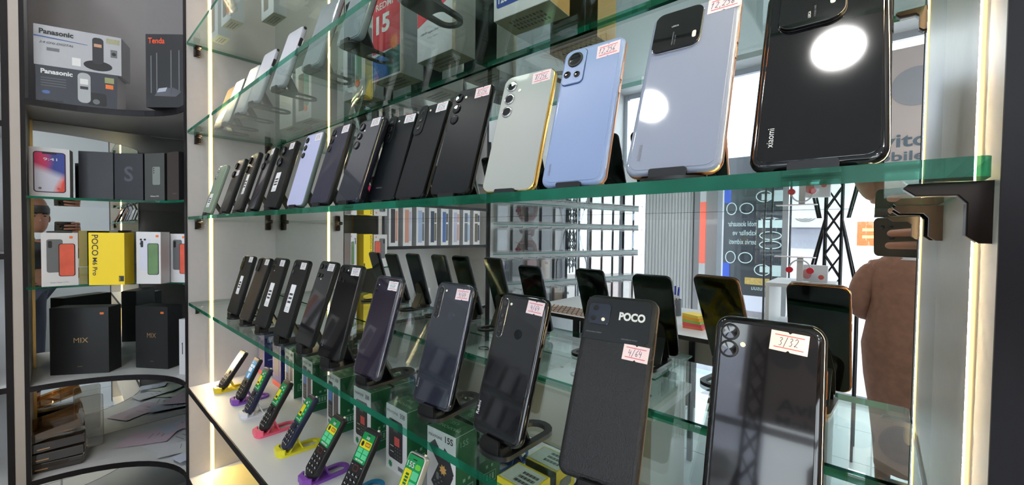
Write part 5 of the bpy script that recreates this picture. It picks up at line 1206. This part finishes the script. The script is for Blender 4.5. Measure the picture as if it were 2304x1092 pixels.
# ------------------------------------------------------------------ people
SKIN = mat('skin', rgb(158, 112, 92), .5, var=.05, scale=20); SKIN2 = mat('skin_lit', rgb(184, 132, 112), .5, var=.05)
HAIR = mat('dark_hair', rgb(26, 22, 22), .5, var=.2, scale=120); SHIRT = mat('dark_shirt', rgb(34, 36, 44), .8, var=.1)
def skinned(name, verts, edges, radii, m, parent, levels=2, root=0):
    me = bpy.data.meshes.new(name); bm = bmesh.new(); L_ = bm.verts.layers.skin.verify(); vs = []
    for i, (v, r) in enumerate(zip(verts, radii)):
        q = bm.verts.new(v); q[L_].radius = r if isinstance(r, tuple) else (r, r); q[L_].use_root = (i == root); vs.append(q)
    for a, b in edges: bm.edges.new((vs[a], vs[b]))
    bm.to_mesh(me); bm.free(); me.materials.append(m)
    o = bpy.data.objects.new(name, me); col.objects.link(o); o.parent = parent
    s = o.modifiers.new('skin', 'SKIN'); s.use_smooth_shade = True
    u = o.modifiers.new('sub', 'SUBSURF'); u.levels = levels; u.render_levels = levels
    return o
def head(parent, c, fwd, hairm, scale=1.0, face=True, skin=SKIN):
    """head of about 23 cm: skull lofted from horizontal rings, nose, eyes, mouth, ears"""
    t = Matrix.Translation(c) @ Matrix.Rotation(math.atan2(fwd[1], fwd[0]) - pi/2, 4, 'Z')
    def W(p): return tuple(t @ (Vector(p) * scale))
    prof = [(-.125, .030, .038, .030), (-.112, .042, .052, .030), (-.09, .055, .070, .022), (-.06, .066, .085, .010), (-.02, .072, .094, .002), (.02, .075, .098, -.004), (.06, .073, .095, -.008), (.09, .060, .078, -.010), (.108, .036, .048, -.010), (.115, .008, .010, -.010)]
    rs = []
    for z, rx, ry, oy in prof:
        ring_ = []
        for k in range(28):
            a = 2*pi*k/28; x, y = rx*cos(a), ry*sin(a) + oy
            if sin(a) > .75 and -.05 < z < .03: y -= .006*(1 if abs(cos(a)) > .28 else 0)
            ring_.append(W((x, y, z)))
        rs.append(ring_)
    mb = MB(); mb.rings(rs)
    if face:
        mb.rings([[W((x + dx, y, z)) for dx, y in ((-w, .082 + .0), (0, .088 + d), (w, .082), (0, .070))] for x, z, w, d in ((0, .012, .006, 0), (0, -.010, .009, .012), (0, -.030, .014, .022), (0, -.038, .012, .008))])
    for s_ in (-1, 1): mb.rings([[W((s_*(.072 + dd), -.002 + r*.6*cos(a), -.01 + r*sin(a))) for a in [k*pi/6 for k in range(12)]] for dd, r in ((0, .026), (.010, .030), (.014, .022))])
    return mb, W
def person_man():
    p = thing('person', 'person in a dark shirt holding up a phone, reflected in the corner mirror', 'person', (0.46, -.22, 0))
    O = Vector((0.46, -.22, 0))
    V = lambda x, y, z: (x - O.x, y - O.y, z - O.z)
    verts = [V(.52, -.24, .95), V(.51, -.23, 1.15), V(.50, -.22, 1.30), V(.48, -.20, 1.37), V(.46, -.17, 1.45),
             V(.40, -.05, 1.33), V(.34, .06, 1.22), V(.24, .12, 1.36), V(.170, .130, 1.455),                 # right arm to the phone
             V(.54, -.38, 1.33), V(.55, -.44, 1.08), V(.42, -.40, .90), V(.38, -.36, .84),                   # left arm down
             V(.50, -.16, .90), V(.50, -.15, .50), V(.50, -.15, .08), V(.42, -.15, .04), V(.54, -.33, .90), V(.54, -.34, .50), V(.54, -.34, .08), V(.46, -.34, .04)]
    rad = [.15, .145, .15, .09, .05, .062, .048, .038, .026, .062, .046, .036, .03, .09, .06, .042, .035, .09, .06, .042, .035]
    ed = [(0, 1), (1, 2), (2, 3), (3, 4), (2, 5), (5, 6), (6, 7), (7, 8), (2, 9), (9, 10), (10, 11), (11, 12), (0, 13), (13, 14), (14, 15), (15, 16), (0, 17), (17, 18), (18, 19), (19, 20)]
    b = skinned('body', verts, ed, rad, SKIN, p)
    cl = skinned('shirt', verts[:8] + verts[9:11], [(0, 1), (1, 2), (2, 3), (2, 4), (4, 5), (5, 6), (2, 7), (7, 8)], 0, SHIRT, p) if False else None
    v2 = [verts[i] for i in (0, 1, 2, 3, 5, 6, 7, 9, 10)]
    skinned('shirt', v2, [(0, 1), (1, 2), (2, 3), (2, 4), (4, 5), (5, 6), (2, 7), (7, 8)], [.165, .16, .163, .088, .075, .062, .05, .075, .06], SHIRT, p)
    v3 = [verts[i] for i in (0, 13, 14, 15, 17, 18, 19)]
    skinned('trousers', v3, [(0, 1), (1, 2), (2, 3), (0, 4), (4, 5), (5, 6)], [.162, .105, .075, .06, .105, .075, .06], mat('dark_jeans', rgb(40, 46, 66), .8), p)
    c = Vector(V(.43, -.125, 1.575)); fd = (-.93, .30)
    mb, W = head(p, c, fd, HAIR); h = mb.build('head', SKIN, p)
    for s_ in (-1, 1):
        MB().lathe([(.001, .004), (.006, .003), (.009, 0), (.006, -.003), (.001, -.004)], 10, c=W((s_*.030, .086, .010))).build('eye', mat('eye_dark', rgb(30, 24, 22), .2), h)
        MB().tube([W((s_*.046, .080, .026)), W((s_*.030, .090, .031)), W((s_*.014, .090, .028))], .0035, 6).build('eyebrow', HAIR, h)
    MB().tube([W((-.024, .078, -.062)), W((0, .086, -.060)), W((.024, .078, -.062))], [.003, .006, .003], 8).build('lips', mat('lip', rgb(160, 96, 88), .5), h)
    hb = MB(); rs = []
    for z, r, f in ((.005, 1.06, .0), (.038, 1.10, .02), (.075, 1.10, .05), (.105, .95, .06), (.126, .55, .03), (.132, .1, 0)):
        rs.append([W((.076*r*cos(a), .100*r*sin(a)*(1 if sin(a) < 0 else (.55 if z < .02 else 1.02)) - .012, z)) for a in [k*2*pi/28 for k in range(28)]])
    hb.rings(rs); hb.build('hair', HAIR, p)
    # right hand around the end of the phone: palm, four fingers over the back, thumb on the screen side
    F = fw; Rv = rt2; U = up2; C = Vector((0, 0, H)) - O
    def Pt(r, u, f): return C + Rv*r + U*u + F*f
    palm = [Pt(.185, -.055, -.02), Pt(.165, -.020, -.012), Pt(.160, .018, -.010)]
    vs = [Pt(.200, -.075, -.03), *palm]; rr = [.028, .026, .022, .015]; es = [(0, 1), (1, 2), (2, 3)]
    for j, (uu, ln) in enumerate(((.026, .062), (.006, .118), (-.018, .122), (-.040, .060))):
        base = 2 if j < 2 else 1; st = len(vs)
        vs += [Pt(.166, uu, .006), Pt(.150, uu + .002, .018), Pt(.150 - ln*.55, uu + .003, .019), Pt(.150 - ln, uu + .001, .016)]
        rr += [.0095, .0092, .0086, .0072]; es += [(base if j != 3 else 1, st), (st, st + 1), (st + 1, st + 2), (st + 2, st + 3)]
    st = len(vs); vs += [Pt(.165, -.035, -.030), Pt(.140, -.020, -.026), Pt(.118, -.010, -.022)]; rr += [.012, .010, .008]; es += [(1, st), (st, st + 1), (st + 1, st + 2)]
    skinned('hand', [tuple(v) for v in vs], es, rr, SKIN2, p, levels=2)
    return p
person_man()
# the phone the picture is taken with: its lens sits at the camera
ph = bpy.data.objects.new('smartphone', None); col.objects.link(ph); ph.empty_display_size = .02
ph.matrix_world = Matrix(((rt2.x, fw.x, up2.x, 0), (rt2.y, fw.y, up2.y, 0), (rt2.z, fw.z, up2.z, H), (0, 0, 0, 1)))
tag(ph, 'black phone held up sideways in one hand, reflected at the right of the mirror', 'phone')
slab(MB(), -.016, -.040, .150, .040, .010, -.0125, -.004, .002).build('frame', BLACK, ph)
MB().prism(rrect(-.013, -.037, .147, .037, .008), -.0128, -.0122).build('screen', SCREEN, ph, smooth=False)
for x, z, r in ((.0, .0, 0), (.004, .020, .004), (.022, .0, .006), (.022, .020, .003)):
    if r: MB().rings([[(x + q*cos(a*pi/10), y, z + q*sin(a*pi/10)) for a in range(20)] for q, y in ((r, -.0045), (r, -.0030), (r*.8, -.0028))]).build('camera_lens', LENS, ph)
MB().prism(disc(.030, -.012, .0022, 14), -.0038, -.0046).build('camera_flash', FLASH, ph, smooth=False)

def person_woman():
    X, Y = .135, -2.06
    p = thing('person', 'person in a long patterned brown dress seen from behind, arm bent forward', 'person', (X, Y, 0))
    verts = [(0, 0, .95), (0, 0, 1.15), (0, 0, 1.30), (0, .0, 1.40), (0, -.01, 1.50), (-.15, 0, 1.33), (-.19, .01, 1.12), (-.14, -.14, 1.06), (-.07, -.20, 1.10), (.15, 0, 1.33), (.19, .01, 1.12), (.14, -.14, 1.06), (.07, -.20, 1.10),
             (-.08, 0, .88), (-.085, 0, .48), (-.085, 0, .07), (-.085, -.10, .04), (.08, 0, .88), (.085, 0, .48), (.085, 0, .07), (.085, -.10, .04)]
    rad = [.13, .11, .12, .055, .045, .05, .042, .032, .022, .05, .042, .032, .022, .085, .055, .036, .03, .085, .055, .036, .03]
    ed = [(0, 1), (1, 2), (2, 3), (3, 4), (2, 5), (5, 6), (6, 7), (7, 8), (2, 9), (9, 10), (10, 11), (11, 12), (0, 13), (13, 14), (14, 15), (15, 16), (0, 17), (17, 18), (18, 19), (19, 20)]
    skinned('body', verts, ed, rad, SKIN, p)
    DR = mat('brown_patterned_cloth', rgb(148, 106, 86), .85, var=.28, scale=28)
    prof = [(.18, .125, .13), (.32, .135, .135), (.50, .155, .145), (.70, .185, .155), (.88, .200, .165), (1.02, .180, .150), (1.14, .165, .135), (1.26, .175, .135), (1.34, .165, .115), (1.385, .120, .09), (1.41, .065, .07)]
    MB().rings([[(a*(1 + .02*sin(5*t_))*cos(t_), b*sin(t_), z) for t_ in [k*2*pi/36 for k in range(36)]] for z, a, b in prof]).build('dress', DR, p)
    for s_ in (-1, 1): skinned('sleeve', [(s_*.13, 0, 1.35), (s_*.195, .005, 1.24), (s_*.225, .01, 1.08), (s_*.16, -.11, 1.03)], [(0, 1), (1, 2), (2, 3)], [.068, .066, .064, .05], DR, p)
    mb, W = head(p, Vector((0, -.01, 1.575)), (0, -1), HAIR); h = mb.build('head', SKIN, p)
    MB().rings([[W((.082*r*cos(a), .104*r*sin(a)*(1 if sin(a) < 0 else .7) - .012, z)) for a in [k*2*pi/28 for k in range(28)]] for z, r in ((-.09, .8), (-.05, 1.0), (.02, 1.08), (.075, 1.08), (.115, .75), (.13, .1))]).build('headscarf', mat('pale_scarf', rgb(206, 196, 198), .8, var=.08), p)
    MB().lathe([(.10, 1.375), (.075, 1.41), (.06, 1.44), (.058, 1.47)], 28).build('collar', mat('pale_scarf', rgb(206, 196, 198), .8), p)
    for s_ in (-1, 1):
        vs = [(s_*.07, -.20, 1.10), (s_*.05, -.235, 1.11)]; rr = [.020, .017]; es = [(0, 1)]
        for j in range(4):
            st = len(vs); vs += [(s_*(.045 - .012*j + .006), -.262, 1.112 - .006*j), (s_*(.040 - .012*j), -.290, 1.100 - .006*j)]; rr += [.0085, .007]; es += [(1, st), (st, st + 1)]
        st = len(vs); vs += [(s_*.03, -.23, 1.125)]; rr += [.009]; es += [(1, st)]
        skinned('hand', vs, es, rr, SKIN, p, levels=1)
    return p
person_woman()
